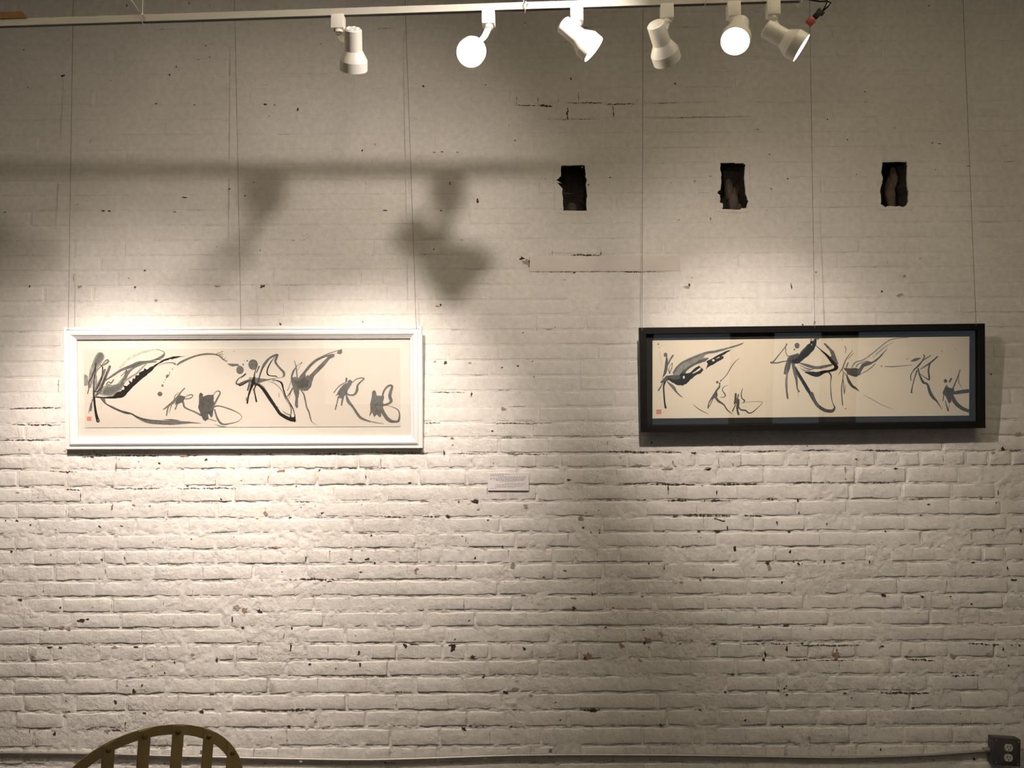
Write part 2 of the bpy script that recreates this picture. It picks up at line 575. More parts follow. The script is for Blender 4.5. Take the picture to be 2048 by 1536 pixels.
# filled joints: mortar is flush in places and raked in others
GY += (vnoise(GX * 9, GZ * 14, 3) * 0.0021) * (0.2 + lowk) - 0.0006
verts = np.stack([GX.ravel(), GY.ravel(), GZ.ravel()], 1)
ii = np.arange(NZm * NXm)
a = (ii // NXm) * (NXm + 1) + ii % NXm
quads = np.stack([a, a + 1, a + NXm + 2, a + NXm + 1], 1)
cx = (gx[ii % NXm] + gx[ii % NXm + 1]) / 2; cz = (gz[ii // NXm] + gz[ii // NXm + 1]) / 2
keep = np.ones(len(ii), bool)
for hx0, hx1, hz0, hz1 in hole_box:
    keep &= ~((cx > hx0 - 0.006) & (cx < hx1 + 0.006) & (cz > hz0 - 0.006) & (cz < hz1 + 0.006))
quads = quads[keep]
me = bpy.data.meshes.new('wall_back')
me.vertices.add(len(verts)); me.vertices.foreach_set('co', verts.ravel())
me.loops.add(len(quads) * 4); me.loops.foreach_set('vertex_index', quads.ravel().astype(np.int32))
me.polygons.add(len(quads))
me.polygons.foreach_set('loop_start', np.arange(0, len(quads) * 4, 4, dtype=np.int32))
me.polygons.foreach_set('use_smooth', np.ones(len(quads), bool))
me.update(calc_edges=True)
me.materials.append(M['paint_high']); me.materials.append(M['paint_low'])
czk = cz[keep]
me.polygons.foreach_set('material_index', (czk < 1.68).astype(np.int32))
wall = bpy.data.objects.new('wall_back', me)
col.objects.link(wall)
tag(wall, 'old brick wall under thick white paint', kind='structure')

# the bricks: the 300 that show largest are parts of their own, the rest one mesh
hidden = [(130, 842, 660, 893), (1285, 1968, 655, 858)]


def shown(b):
    xa, ya = project((b[0], 0, b[3])); xb, yb = project((b[1], 0, b[2]))
    if xa < 0 or xb > IMG_W or ya < 0 or yb > IMG_H: return 0
    for h in hidden:
        if xa > h[0] and xb < h[1] and ya > h[2] and yb < h[3]: return 0
    return (xb - xa) * (yb - ya)


order = sorted(range(len(bricks)), key=lambda q: -shown(bricks[q]))
single = set(order[:300])
surf = []
RV, RF, RM = [], [], []
for q, b in enumerate(bricks):
    V, F, proud = brick_geo(b)
    surf.append((b, proud))
    lo = (b[2] + b[3]) / 2 < 1.68
    if q in single:
        link('brick', mesh_np('brick', V, F), M['paint_low' if lo else 'paint_high'], wall)
    else:
        n = len(RV)
        RV += V; RF += [tuple(n + t for t in f) for f in F]; RM += [1 if lo else 0] * len(F)
mr = mesh_np('brick_courses', RV, RF)
mr.materials.append(M['paint_high']); mr.materials.append(M['paint_low'])
mr.polygons.foreach_set('material_index', RM)
ro = link('brick_courses', mr, None, wall)
tag(ro, kind='stuff')

course_of = {}
for b, p in surf: course_of.setdefault(b[4], []).append((b, p))


def surface_y(x, z):
    for i in range(len(bed) - 1):
        if bed[i] <= z < bed[i + 1]:
            for b, p in course_of.get(i, ()):
                if b[0] + .007 < x < b[1] - .007 and b[2] + .007 < z < b[3] - .007:
                    return -p - 0.0016
    return -0.0026 - 0.0016 * low(z)


# the three putlog holes: paint lip around them and a dark pocket behind
for h, (hx0, hx1, hz0, hz1) in zip(holes, hole_box):
    c = Vector(((hx0 + hx1) / 2, 0, (hz0 + hz1) / 2))
    m_ = 0.016
    rx, rz = (hx1 - hx0) / 2 + m_, (hz1 - hz0) / 2 + m_
    ring = list(h)
    for sx, sz in ((-1, -1), (1, -1), (1, 1), (-1, 1)):
        pass
    ang = lambda p: math.atan2((p.z - c.z) / rz, (p.x - c.x) / rx)
    ring.sort(key=ang)
    # densify so that the outer corners are met
    pts = []
    for p, n_ in zip(ring, ring[1:] + ring[:1]):
        for t in (0, .34, .67):
            r = p.lerp(n_, t)
            jit = 0.0016
            pts.append(Vector((r.x + rng.uniform(-jit, jit), 0, r.z + rng.uniform(-jit, jit))))
    V, F = [], []
    n = len(pts)
    for p in pts:
        dx, dz = (p.x - c.x) / rx, (p.z - c.z) / rz
        s = 1 / max(abs(dx), abs(dz))
        V.append((c.x + dx * s * rx, 0.003, c.z + dz * s * rz))
        t = max(0, 1 - 0.5 * (1 - 1 / s))
        V.append((c.x + dx * (1 + (s - 1) * .75) * rx, -0.0022, c.z + dz * (1 + (s - 1) * .75) * rz))
        V.append((p.x, -0.0026, p.z))
        V.append((p.x, 0.006, p.z))
    for k in range(n):
        for l in range(3):
            a0, b0 = k * 4 + l, ((k + 1) % n) * 4 + l
            F.append((a0, b0, b0 + 1, a0 + 1))
    link('paint_lip', mesh_np('paint_lip', V, F, False), M['paint_high'], wall)
    V, F = [], []
    for l, (y, sh, jit) in enumerate(((0.006, 1.0, 0), (0.03, 1.03, .002), (0.07, 1.02, .004), (0.105, .97, .006))):
        for p in pts:
            V.append((c.x + (p.x - c.x) * sh + rng.uniform(-jit, jit), y + rng.uniform(-jit, jit), c.z + (p.z - c.z) * sh + rng.uniform(-jit, jit)))
    for l in range(3):
        for k in range(n):
            F.append((l * n + k, l * n + (k + 1) % n, (l + 1) * n + (k + 1) % n, (l + 1) * n + k))
    V.append((c.x, 0.118, c.z))
    for k in range(n):
        F.append((3 * n + k, 3 * n + (k + 1) % n, len(V) - 1))
    link('pocket', mesh_np('pocket', V, F, False), M['pocket'], wall)['label'] = 'dark brick pocket'
# lumps of rubble and mortar left inside the second and third pockets
for hi, spots in ((1, ((0.68, 0.28, .030, .075), (0.55, 0.55, .026, .05), (0.86, 0.12, .022, .03))), (2, ((0.66, 0.36, .030, .085), (0.78, 0.75, .028, .05))), (0, ((0.55, 0.16, .03, .03),))):
    hx0, hx1, hz0, hz1 = hole_box[hi]
    for fx, fz, rx_, rz_ in spots:
        bm = bmesh.new()
        bmesh.ops.create_icosphere(bm, subdivisions=2, radius=1)
        for v in bm.verts:
            v.co *= 1 + rng.uniform(-.14, .14)
            v.co = Vector((hx0 + (hx1 - hx0) * fx + v.co.x * rx_ * .8, 0.085 + v.co.y * .025, hz0 + (hz1 - hz0) * fz + v.co.z * rz_))
        me = bpy.data.meshes.new('rubble'); bm.to_mesh(me); bm.free()
        link('rubble', me, M['pocket_light'] if 'pocket_light' in M else M['pocket'], wall)

# timber plank let into the brickwork
pm = MB()
pm.box(((plank_box[0] + plank_box[1]) / 2 + .001, 0.011, (plank_box[2] + plank_box[3]) / 2 + 0.0015), (plank_box[1] - plank_box[0] - 0.004, 0.028, plank_box[3] - plank_box[2] - 0.005), bevel=0.0012)
po = pm.build('timber_plank', M['plank'], wall)
po['label'] = 'painted timber plank let into the bricks'


# ------------------------------------------------------------------ cracks and chips in the paint
class Flat:
    def __init__(self): self.V, self.F = [], []

    def poly(self, pts):
        n = len(self.V)
        self.V += pts
        for t in tessellate_polygon([[Vector(p) for p in pts]]):
            self.F.append(tuple(n + q for q in t))

    def build(self, name, mat, parent):
        o = link(name, mesh_np(name, self.V, self.F, False), mat, parent)
        return tag(o, kind='stuff')


cracks = Flat(); cracks_dark = cracks; cracks_pale = Flat()


def crack(xa, za, length, width, vertical=False, slope=0.0):
    n = max(3, int(length / 0.0045))
    top, bot = [], []
    ph = rng.uniform(0, 100)
    for k in range(n + 1):
        t = k / n
        w = width * (0.2 + 0.8 * math.sin(math.pi * t) ** .6) * rng.choice((.15, .3, .6, .9, 1.2))
        off = float(vnoise([ph + k * .55], [0.5], 5)[0]) * 0.0030 + rng.uniform(-1, 1) * .0006
        if vertical:
            x, z = xa + off, za - length * t
            top.append((x - w / 2, 0, z)); bot.append((x + w / 2, 0, z))
        else:
            x, z = xa + length * t, za + off + slope * length * t
            top.append((x, 0, z + w / 2)); bot.append((x, 0, z - w / 2))
    y = -0.0026 - 0.0014 * low(za)
    n0 = len(cracks.V)
    for p_, q_ in zip(top, bot):
        cracks.V.append((p_[0], y, p_[2])); cracks.V.append((q_[0], y, q_[2]))
    for k in range(n):
        cracks.F.append((n0 + 2 * k, n0 + 2 * k + 1, n0 + 2 * k + 3, n0 + 2 * k + 2))


for i in range(1, len(bed) - 1):
    z = bed[i]
    k = low(z)
    x = XL
    while x < XR:
        dens = 0.25 + 0.75 * float(vnoise([x * 1.3 + 7], [z * 2.2], 9)[0] * .5 + .5)
        p = (0.06 + 0.62 * k) * dens
        if rng.random() < p:
            ln = rng.choice((0.012, 0.02, 0.03, 0.05, 0.08)) * rng.uniform(.7, 1.4)
            cracks = cracks_pale if rng.random() < .62 else cracks_dark
            crack(x, z + 0.0035 + rng.uniform(-.0018, .001), ln, rng.choice((0.0014, 0.0018, 0.0024, 0.0030, 0.0042)) * (0.55 + 0.45 * k))
            x += ln
        x += rng.uniform(0.015, 0.08)
for b, p in surf:
    k = low(b[2])
    cracks = cracks_pale if rng.random() < .5 else cracks_dark
    if rng.random() < 0.03 + 0.20 * k:
        crack(b[0], b[3] - rng.uniform(.008, .03), rng.uniform(.012, .04), rng.uniform(.001, .003), True)


cracks = cracks_dark


def crack_px(x0, y0, x1, y1, w):
    a_, b_ = at_y(x0, y0, 0), at_y(x1, y1, 0)
    if abs(x1 - x0) >= abs(y1 - y0):
        if x1 < x0: a_, b_ = b_, a_
        crack(a_.x, a_.z, b_.x - a_.x, w * .72 / 465, slope=(b_.z - a_.z) / (b_.x - a_.x))
    else:
        crack(a_.x, max(a_.z, b_.z), abs(a_.z - b_.z), w * .8 / 465, True)


for c_ in ((1060, 543, 1150, 544, 3), (1140, 543, 1200, 544, 2), (1190, 543, 1240, 543, 1.5), (1241, 543.5, 1288, 544.5, 5), (1290, 543.5, 1330, 544, 2), (1058, 514, 1058, 543, 3),
           (1140, 510, 1200, 511, 5), (1202, 500, 1202, 512, 3), (1105, 500, 1106, 512, 2),
           (1135, 206, 1205, 206, 4), (1030, 211, 1075, 212, 3), (1075, 211, 1105, 213, 6), (1210, 209, 1275, 208, 3), (1300, 207, 1360, 206, 2), (1135, 214, 1136, 240, 5), (1226, 212, 1227, 240, 3),
           (1033, 190, 1034, 210, 2), (1076, 195, 1076, 211, 3), (1116, 190, 1116, 206, 2), (1157, 182, 1157, 204, 2), (1090, 239, 1200, 239, 1.6), (1300, 237, 1500, 233, 1.6),
           (190, 909, 215, 910, 4), (165, 914, 215, 912, 4), (225, 911, 318, 911, 5), (365, 911, 398, 910, 4), (100, 942, 185, 947, 4), (130, 978, 162, 981, 5), (162, 981, 168, 1004, 2),
           (220, 977, 320, 977, 3), (350, 977, 490, 976, 3), (620, 908, 720, 908, 4), (730, 905, 860, 906, 3), (845, 1033, 880, 1033, 5), (760, 1032, 815, 1035, 4), (600, 1157, 680, 1160, 5), (840, 1157, 930, 1157, 2),
           (1212, 903, 1300, 904, 5), (1300, 903, 1365, 905, 3), (1430, 903, 1470, 903, 5), (1505, 903, 1560, 901, 3), (1600, 901, 1660, 899, 3), (1720, 900, 1790, 901, 4),
           (1230, 970, 1300, 965, 3), (1300, 968, 1390, 969, 5), (1420, 968, 1520, 968, 5), (1580, 965, 1660, 964, 3), (1720, 966, 1800, 964, 3),
           (1335, 1001, 1380, 1000, 6), (1400, 1001, 1460, 1001, 5), (1532, 998, 1560, 997, 4), (1365, 1029, 1460, 1031, 6), (1480, 1031, 1525, 1031, 4), (1425, 1035, 1450, 1042, 4),
           (1590, 1291, 1720, 1290, 4), (1935, 1286, 2000, 1290, 5), (1812, 1292, 1813, 1318, 7), (1812, 1318, 1870, 1321, 5), (1580, 1320, 1615, 1319, 6), (1630, 1320, 1710, 1320, 3), (1760, 1385, 1860, 1386, 5),
           (1480, 1288, 1610, 1286, 3), (1900, 1352, 1960, 1350, 4), (565, 1420, 630, 1419, 7), (500, 1422, 560, 1420, 3), (218, 1460, 258, 1460, 4), (252, 1440, 254, 1458, 3),
           (680, 1351, 800, 1352, 3), (780, 1384, 820, 1383, 3), (1160, 1418, 1200, 1420, 7), (20, 817, 122, 815, 3), (25, 849, 122, 850, 3), (0, 880, 122, 880, 3), (118, 757, 118, 785, 2), (850, 846, 880, 846, 3), (985, 846, 1060, 847, 2.5), (1045, 847, 1110, 846, 2),
           (862, 784, 930, 785, 2), (980, 876, 1080, 875, 1.6), (900, 907, 960, 907, 2), (1015, 908, 1100, 909, 2.5)):
    crack_px(*c_)
cracks_dark.build('mortar_crack', M['crack'], wall)
cracks_pale.build('mortar_crack', M['crack_pale'], wall)

chips = {'d': Flat(), 'r': Flat(), 't': Flat()}


def chip(px, py, w, h, kind='d'):
    c = at_y(px, py, 0)
    n = 11
    base = rng.uniform(0, 6.28)
    pts = []
    for k in range(n):
        a_ = base + 2 * math.pi * k / n
        r = rng.choice((.35, .5, .7, .9, 1.15))
        x, z = c.x + math.cos(a_) * r * w / 980, c.z + math.sin(a_) * r * h / 980
        pts.append((x, 0, z))
    y = min(surface_y(c.x, c.z), *(surface_y(p[0], p[2]) for p in pts))
    chips[kind].poly([(p[0], y, p[2]) for p in pts])


CH = '''126 152 11 6;353 134 5 5;397 120 5 4;596 219 9 8;313 208 6 4;390 210 7 3;530 209 10 4;550 210 5 4;378 7 5 5;254 12 3 9;412 92 4 4;48 100 4 4;221 162 3 3;420 115 4 4
525 573 12 9;290 541 8 5;434 573 14 4 t;60 573 7 6;160 574 12 7 t;435 494 3 3;521 501 3 5;207 422 8 4;490 392 4 4;508 365 4 3;370 395 12 4;10 425 8 4;220 423 8 4;350 424 8 3;270 575 6 6
955 402 8 10;750 290 2 10;725 301 6 5;868 305 8 3;885 304 10 3;915 305 5 3;1030 281 3 6;1091 358 3 3;1220 355 6 4;875 613 12 5 t;882 610 5 8;882 422 6 5;770 421 10 4;849 509 3 3;900 367 3 8
1142 158 5 6;1350 168 5 5;1389 362 2 10;1177 370 4 6;1375 575 20 6 t;1378 570 6 8;1582 573 5 14;1800 590 16 8 t;1632 545 4 5;1808 552 8 10 t;1654 240 4 4;1694 280 4 4;1864 286 5 4;1878 288 8 5;1870 340 4 5;1713 349 3 3;1420 353 5 3;1542 378 6 5 t;1421 438 2 9
1046 517 17 10;1050 525 14 16 t;1148 546 8 6;1144 524 7 3;1155 522 20 3 t;1246 524 5 5 t;1300 526 8 4 t;1345 528 6 4 t;1170 520 8 3 t
892 725 9 8;1005 735 6 4;1036 732 6 5;943 788 5 12;1007 817 16 7 t;905 876 11 9 r;888 905 6 18;905 890 6 5 r;561 648 6 6;726 644 4 4;985 862 6 5;870 723 8 5 t;940 726 6 8 t;1130 560 3 3
732 953 3 9;820 965 9 4;645 1026 6 6;743 1071 5 5;703 1118 8 8;612 1117 6 14;835 1138 14 10 r;832 1145 8 14 t;925 1072 8 3;932 1078 3 14;1052 1014 13 14 t;1162 1034 13 13 t;1167 1055 5 6;1182 1065 5 4;1199 1065 5 6;1005 1093 6 7;1025 1133 14 16 t;1130 1141 6 5;1088 1154 8 4;1184 1188 6 10;1148 1216 11 9;1148 1196 14 5 t;810 1290 12 12;825 1288 24 5;905 1289 22 5;906 1296 12 16;945 1313 14 10;1048 1297 9 8;1175 1312 20 16 r;1170 1316 10 6;720 1329 5 12;718 1306 6 10;620 1328 6 8;1012 1384 12 8;1030 1378 26 10 t;967 1353 8 6;1120 1440 5 5;927 1457 14 8;1100 1501 6 6;1137 960 9 5;950 1003 16 8;918 1003 6 4;896 1032 14 6;1182 1420 20 8;640 940 8 4;735 1118 10 6;750 1126 6 4;660 1162 14 4
413 919 6 7;35 1041 9 6;565 941 26 8 r;225 1015 9 16 r;267 1010 10 5 r;300 1011 8 4 r;530 1025 14 16 r;515 1037 10 4 r;205 1119 6 8;250 1116 6 6;41 1199 10 5;122 1214 5 6;165 1240 20 8;175 1238 8 5;140 1258 14 6 r;90 1258 12 6 t;465 1240 4 16;520 1222 10 12;585 1256 6 8;568 1271 4 18 r;100 1294 12 6;122 1295 12 7;230 1295 16 7 t;272 1294 18 5;385 1308 9 9 t;435 1318 6 14;350 1324 7 6;190 1294 5 4;552 1095 18 6 r;125 1255 16 10 r;232 935 5 22 r;226 972 8 8 r;370 912 22 5 r;582 1294 6 14;490 1220 14 18 r;475 1215 20 14 t;35 985 10 5 t;245 1052 10 4;200 1053 6 5;580 1035 8 5
1388 906 15 7;1275 930 24 7 t;1335 937 26 6 t;1415 936 22 9 t;1418 939 12 6;1465 929 8 10 t;1345 925 5 14 t;1690 938 4 22 t;1790 937 10 5;1787 961 10 10 t;1336 980 3 24;1433 985 3 18;1595 1002 5 10;1350 1032 12 5;1492 1031 7 6;1515 1031 16 4;1597 1025 3 7;1553 1045 5 9;1653 1047 5 5;1397 1063 8 5;1435 1062 22 5;1454 1057 4 10;1577 1064 6 4;1770 1063 6 5;1470 1097 7 12;1580 1103 6 8;1534 1126 12 7;1538 1136 8 12 t;1586 1122 5 10;1597 1127 8 6;1648 1122 5 10;1686 1126 8 5;1738 1123 4 10;1297 1126 6 6;1328 1135 3 12;1427 1139 6 9;1362 1165 8 10 t;1563 1165 4 8;1766 1190 9 12;1284 1193 8 4;1570 1250 14 6;1243 1290 12 14 r;1294 1280 16 16 r;1290 1285 8 8;1321 1267 10 18 t;1428 1287 16 6;1573 1298 6 12;1604 1287 6 6;1673 1300 6 5;1764 1292 8 5;1519 1254 8 4;1360 1287 6 4;1215 887 4 14 t;1240 874 20 3 t;1303 886 4 8;1620 1258 5 3;1210 1255 7 5;1400 1160 5 5
1845 1193 13 6;2028 1160 18 6;2014 1137 4 10;1530 1308 9 14;1527 1318 8 8;1975 1309 12 8 t;2005 1297 5 10;2038 1291 9 8;1465 1349 14 4;1572 1371 6 5;1556 1380 8 5;1450 1384 6 5;1690 1386 10 4;1565 1453 9 6;1760 1498 5 7;1947 1518 7 7;1618 1475 9 14 t;1910 1353 8 4;2016 1330 3 9;2035 870 12 14 t;2005 897 10 10;1985 905 14 8 t;1960 995 8 8 t;1995 985 4 10;2040 1060 6 8;1672 1310 20 14 r;1903 1312 14 16 t;1900 1193 6 4;1945 1125 8 4;1985 1060 6 5
133 1401 4 5;232 1403 8 8;405 1423 12 7;290 1426 9 4;577 1452 10 6;110 1467 9 8;215 1461 12 10 t;60 1461 4 10;270 1382 10 12;285 1370 6 8;255 1370 8 6 t;330 1345 6 4;130 1430 8 4 t;1062 1390 10 6 t;1280 1320 8 8 t;1490 1440 8 5;1320 1448 6 5;1400 1420 5 4'''
for line in CH.replace('\n', ';').split(';'):
    q = line.split()
    if q: chip(*map(float, q[:4]), *(q[4:] or ['d']))
for k in range(260):
    px, py = rng.uniform(0, 2048), rng.uniform(880, 1530)
    if rng.random() < .25: py = rng.uniform(0, 880)
    s = rng.choice((2, 2.5, 3, 3.5, 5))
    chip(px, py, s * rng.uniform(.8, 1.8), s, rng.choice('ddtt'))
chips['d'].build('paint_chip', M['chip_dark'], wall)
chips['r'].build('paint_chip', M['chip_red'], wall)
chips['t'].build('paint_chip', M['chip_tan'], wall)

# ------------------------------------------------------------------ framed ink paintings
def frame_axes(px, y_top, y_bot):
    TL, TR, BL, BR = (at_y(p[0], p[1], y) for p, y in zip(px, (y_top, y_top, y_bot, y_bot)))
    c = (TL + TR + BL + BR) / 4
    X = ((TR - TL) + (BR - BL)).normalized()
    Zt = ((TL - BL) + (TR - BR))
    Zt = (Zt - X * Zt.dot(X)).normalized()
    Nn = X.cross(Zt).normalized()      # towards the room
    w = ((TR - TL).length + (BR - BL).length) / 2
    h = ((TL - BL).length + (TR - BR).length) / 2
    return c, X, Zt, Nn, w, h


def rails(parent, mat, c, X, Z, Nn, w, h, prof):
    """four mitred rails; prof: (inwards, towards the room) from the outer back edge, closed"""
    cor = [(-w / 2, -h / 2, 1, 1), (w / 2, -h / 2, -1, 1), (w / 2, h / 2, -1, -1), (-w / 2, h / 2, 1, -1)]
    for k in range(4):
        secs = []
        for (x, z, sx, sz) in (cor[k], cor[(k + 1) % 4]):
            secs.append([c + X * (x + sx * t) + Z * (z + sz * t) + Nn * d for t, d in prof])
        m = MB(); m.strip(secs)
        m.build('frame_rail', mat, parent, angle=25)


def panel(name, mat, parent, c, X, Z, Nn, x0, x1, z0, z1, d0, d1):
    secs = [[c + X * x + Z * z + Nn * d for x, z in ((x0, z0), (x1, z0), (x1, z1), (x0, z1))] for d in (d0, d1)]
    m = MB(); m.strip(secs)
    return m.build(name, mat, parent, smooth=False)


class Ink:
    """brush marks lying flat on a sheet of paper; coordinates are read off an enlargement (ox, oy, scale)"""
    def __init__(self, root, c, X, Z, Nn, d, paper):
        self.root = root
        self.c, self.X, self.Z, self.N, self.d = c, X, Z, Nn, d
        self.V, self.F, self.C = [], [], []
        self.k = 0
        self.paper = paper
        self.rng = random.Random(5)

    def view(self, ox, oy, s):
        if self.V: self.flush()
        self.o = (ox, oy, s)

    def flush(self):
        me = mesh_np('ink_strokes', self.V, self.F, False)
        at = me.color_attributes.new('ink', 'FLOAT_COLOR', 'POINT')
        at.data.foreach_set('color', [v for c_ in self.C for v in c_])
        tag(link('ink_strokes', me, M['ink'], self.root), 'abstract ink brush strokes in black and grey', kind='stuff')
        self.V, self.F, self.C = [], [], []

    def pt(self, x, y):
        ox, oy, s = self.o
        p = on_plane(ox + x / s, oy + y / s, self.c + self.N * self.d, self.N)
        return p + self.N * (0.0001 + self.k * 0.0000035)

    def emit(self, pts2, faces, g):
        n = len(self.V)
        colr = self.paper if g < 0 else (g, g * .9, g * .8)
        if g >= 0.1: colr = (g, g * .94, g * .86)
        for p in pts2:
            self.V.append(self.pt(*p)); self.C.append((*colr, 1))
        self.F += [tuple(n + q for q in f) for f in faces]
        self.k += 1

    def S(self, g, pts, rough=0.07):
        """brush stroke: (x, y, width) knots"""
        pts = [p if len(p) == 3 else (*p, 10) for p in pts]
        q = catmull(pts, 7)
        n = len(q)
        L_, R_ = [], []
        for i, (x, y, w) in enumerate(q):
            xa, ya = q[max(0, i - 1)][:2]; xb, yb = q[min(n - 1, i + 1)][:2]
            dx, dy = xb - xa, yb - ya
            l = math.hypot(dx, dy) or 1
            nx, ny = -dy / l, dx / l
            a_ = max(w, 2) / 2
            L_.append((x + nx * a_ * (1 + self.rng.uniform(-rough, rough)), y + ny * a_ * (1 + self.rng.uniform(-rough, rough))))
            R_.append((x - nx * a_ * (1 + self.rng.uniform(-rough, rough)), y - ny * a_ * (1 + self.rng.uniform(-rough, rough))))
        P = []
        for l_, r_ in zip(L_, R_): P += [l_, r_]
        F = [(2 * i, 2 * i + 1, 2 * i + 3, 2 * i + 2) for i in range(n - 1)]
        # round ends
        for end, sgn in ((0, -1), (n - 1, 1)):
            x, y, w = q[end]
            xa, ya = q[max(0, end - 1)][:2]; xb, yb = q[min(n - 1, end + 1)][:2]
            th = math.atan2((yb - ya), (xb - xa)) + (math.pi if sgn < 0 else 0)
            a_ = max(w, 2) / 2
            b0 = len(P)
            for k in range(7):
                t = th - math.pi / 2 + math.pi * k / 6
                P.append((x + math.cos(t) * a_, y + math.sin(t) * a_))
            F.append(tuple(range(b0, b0 + 7)))
        self.emit(P, F, g)

    def P(self, g, pts, jag=0.0):
        q = []
        for p, nxt in zip(pts, pts[1:] + pts[:1]):
            q.append(p)
            if jag:
                for t in (.33, .66):
                    q.append((p[0] + (nxt[0] - p[0]) * t + self.rng.uniform(-jag, jag), p[1] + (nxt[1] - p[1]) * t + self.rng.uniform(-jag, jag)))
        tr = tessellate_polygon([[Vector((p[0], p[1], 0)) for p in q]])
        self.emit(q, [tuple(t) for t in tr], g)

    def D(self, g, x, y, r, ry=None):
        n = 20
        ry = ry or r
        self.emit([(x + math.cos(6.2832 * k / n) * r * (1 + self.rng.uniform(-.04, .04)), y + math.sin(6.2832 * k / n) * ry) for k in range(n)], [tuple(range(n))], g)

# ---- the white framed painting
c, X, Z, Nn, w, h = frame_axes(((123, 654), (844, 652), (131, 900), (845, 897)), -0.088, -0.034)
root = empty('framed_painting', c - Z * h / 2 - Nn * 0.03, 'ink brush painting of blossoms in white moulded frame with white mat', 'painting')
F_ = -0.030
prof = [(0.0, 0), (0.0, 0.022), (0.003, 0.026), (0.011, 0.026), (0.0135, 0.0215), (0.0165, 0.0215), (0.020, 0.029), (0.026, 0.032), (0.033, 0.030),
        (0.041, 0.022), (0.045, 0.0205), (0.0465, 0.017), (0.051, 0.016), (0.051, 0.0)]
rails(root, M['white_frame'], c + Nn * F_, X, Z, Nn, w, h, prof)
iw, ih = w / 2 - 0.049, h / 2 - 0.049
panel('backing_board', M['white_mat'], root, c, X, Z, Nn, -iw, iw, -ih, ih, F_ + 0.001, F_ + 0.004)
panel('mat', M['white_mat'], root, c, X, Z, Nn, -iw, iw, -ih, ih, F_ + 0.0045, F_ + 0.0065)


def rel(px, py, d):
    p = on_plane(px, py, c + Nn * d, Nn) - c
    return p.dot(X), p.dot(Z)


dP = F_ + 0.0088
x0, z1 = rel(167.5, 698, dP); x1, z0 = rel(801, 853, dP)
panel('paper', M['paper'], root, c, X, Z, Nn, x0, x1, z0, z1, F_ + 0.0068, dP)
panel('glass', M['glass'], root, c, X, Z, Nn, -iw, iw, -ih, ih, F_ + 0.0125, F_ + 0.0145)
I = Ink(root, c, X, Z, Nn, dP, (0.68, 0.595, 0.525))
B, DK, MD, G, LG, VL = 0.018, 0.05, 0.10, 0.15, 0.27, 0.50
S, P, D = I.S, I.P, I.D
I.view(160, 690, 8.533)
P(LG, [(68, 500), (110, 510), (138, 540), (140, 620), (132, 690), (70, 697)])
S(VL, [(680, 390, 25), (830, 240, 38), (980, 165, 42), (1150, 105, 34), (1320, 75, 14)])
S(LG, [(345, 195, 150), (300, 280, 145), (225, 430, 110), (185, 600, 80), (168, 710, 50)])
S(G, [(345, 195, 110), (310, 260, 100), (270, 330, 60)])
S(LG, [(262, 540, 60), (255, 640, 80), (250, 740, 66), (240, 830, 40)])
S(G, [(400, 345, 22), (480, 290, 34), (470, 255, 30), (425, 280, 22), (380, 340, 18), (290, 440, 16), (270, 520, 12)])
S(G, [(508, 370, 46), (460, 490, 46), (400, 630, 52), (340, 750, 50), (275, 860, 36)])
S(G, [(425, 425, 38), (390, 520, 38), (330, 640, 44), (280, 740, 40)])
P(LG, [(390, 710), (480, 660), (600, 690), (680, 610), (740, 540), (805, 440), (835, 470), (780, 600), (700, 770), (620, 845), (480, 875), (360, 858), (310, 815), (350, 760)], 8)
P(G, [(420, 740), (560, 690), (660, 660), (700, 720), (600, 820), (470, 850), (390, 830)], 10)
S(G, [(430, 610, 24), (560, 520, 36), (700, 430, 42), (830, 380, 54), (1000, 310, 64), (1150, 290, 42), (1280, 250, 26), (1400, 200, 50), (1440, 140, 20), (1400, 100, 12), (1310, 75, 8)])
S(MD, [(830, 390, 30), (960, 335, 34), (1100, 285, 24), (1200, 285, 14)])
S(G, [(700, 700, 60), (770, 560, 54), (830, 460, 50), (920, 390, 30), (1100, 310, 34), (1300, 285, 20)])
S(LG, [(760, 620, 34), (870, 545, 30), (960, 490, 30), (1060, 390, 25), (1150, 310, 18)])
S(MD, [(700, 530, 14), (760, 470, 12), (800, 430, 22), (770, 490, 10)])
S(DK, [(450, 670, 16), (490, 630, 14), (530, 650, 18), (575, 590, 14)])
P(B, [(180, 902), (300, 875), (450, 885), (560, 872), (620, 820), (650, 800), (690, 790), (730, 750), (760, 730), (735, 690), (800, 700), (850, 660), (830, 600), (880, 640), (900, 560), (930, 580), (960, 510),
      (1000, 520), (1010, 470), (1080, 440), (1100, 395), (1140, 420), (1190, 380), (1250, 360), (1330, 310), (1420, 250), (1560, 205), (1680, 188), (1800, 190), (1690, 210), (1580, 245), (1540, 238),
      (1440, 275), (1340, 325), (1270, 385), (1200, 465), (1100, 545), (950, 675), (830, 795), (760, 875), (690, 905), (560, 914), (400, 912), (240, 902)], 6)
D(-1, 735, 747, 22, 18); D(-1, 795, 680, 24, 12)
S(B, [(1250, 270, 4), (1330, 250, 10), (1400, 250, 6)])
S(DK, [(272, 305, 12), (255, 400, 20), (195, 560, 22), (150, 640, 18), (152, 730, 14), (130, 830, 14)])
S(DK, [(275, 310, 12), (262, 440, 18), (242, 600, 16), (236, 780, 20), (240, 900, 30)])
S(DK, [(340, 335, 8), (385, 380, 22), (378, 510, 20), (345, 640, 22), (300, 730, 22), (250, 800, 16)])
S(DK, [(460, 460, 18), (405, 620, 20), (370, 730, 24), (310, 785, 22), (220, 800, 14)])
S(MD, [(370, 770, 14), (320, 830, 22), (260, 870, 20)])
S(DK, [(228, 780, 18), (232, 850, 26), (238, 900, 34)])
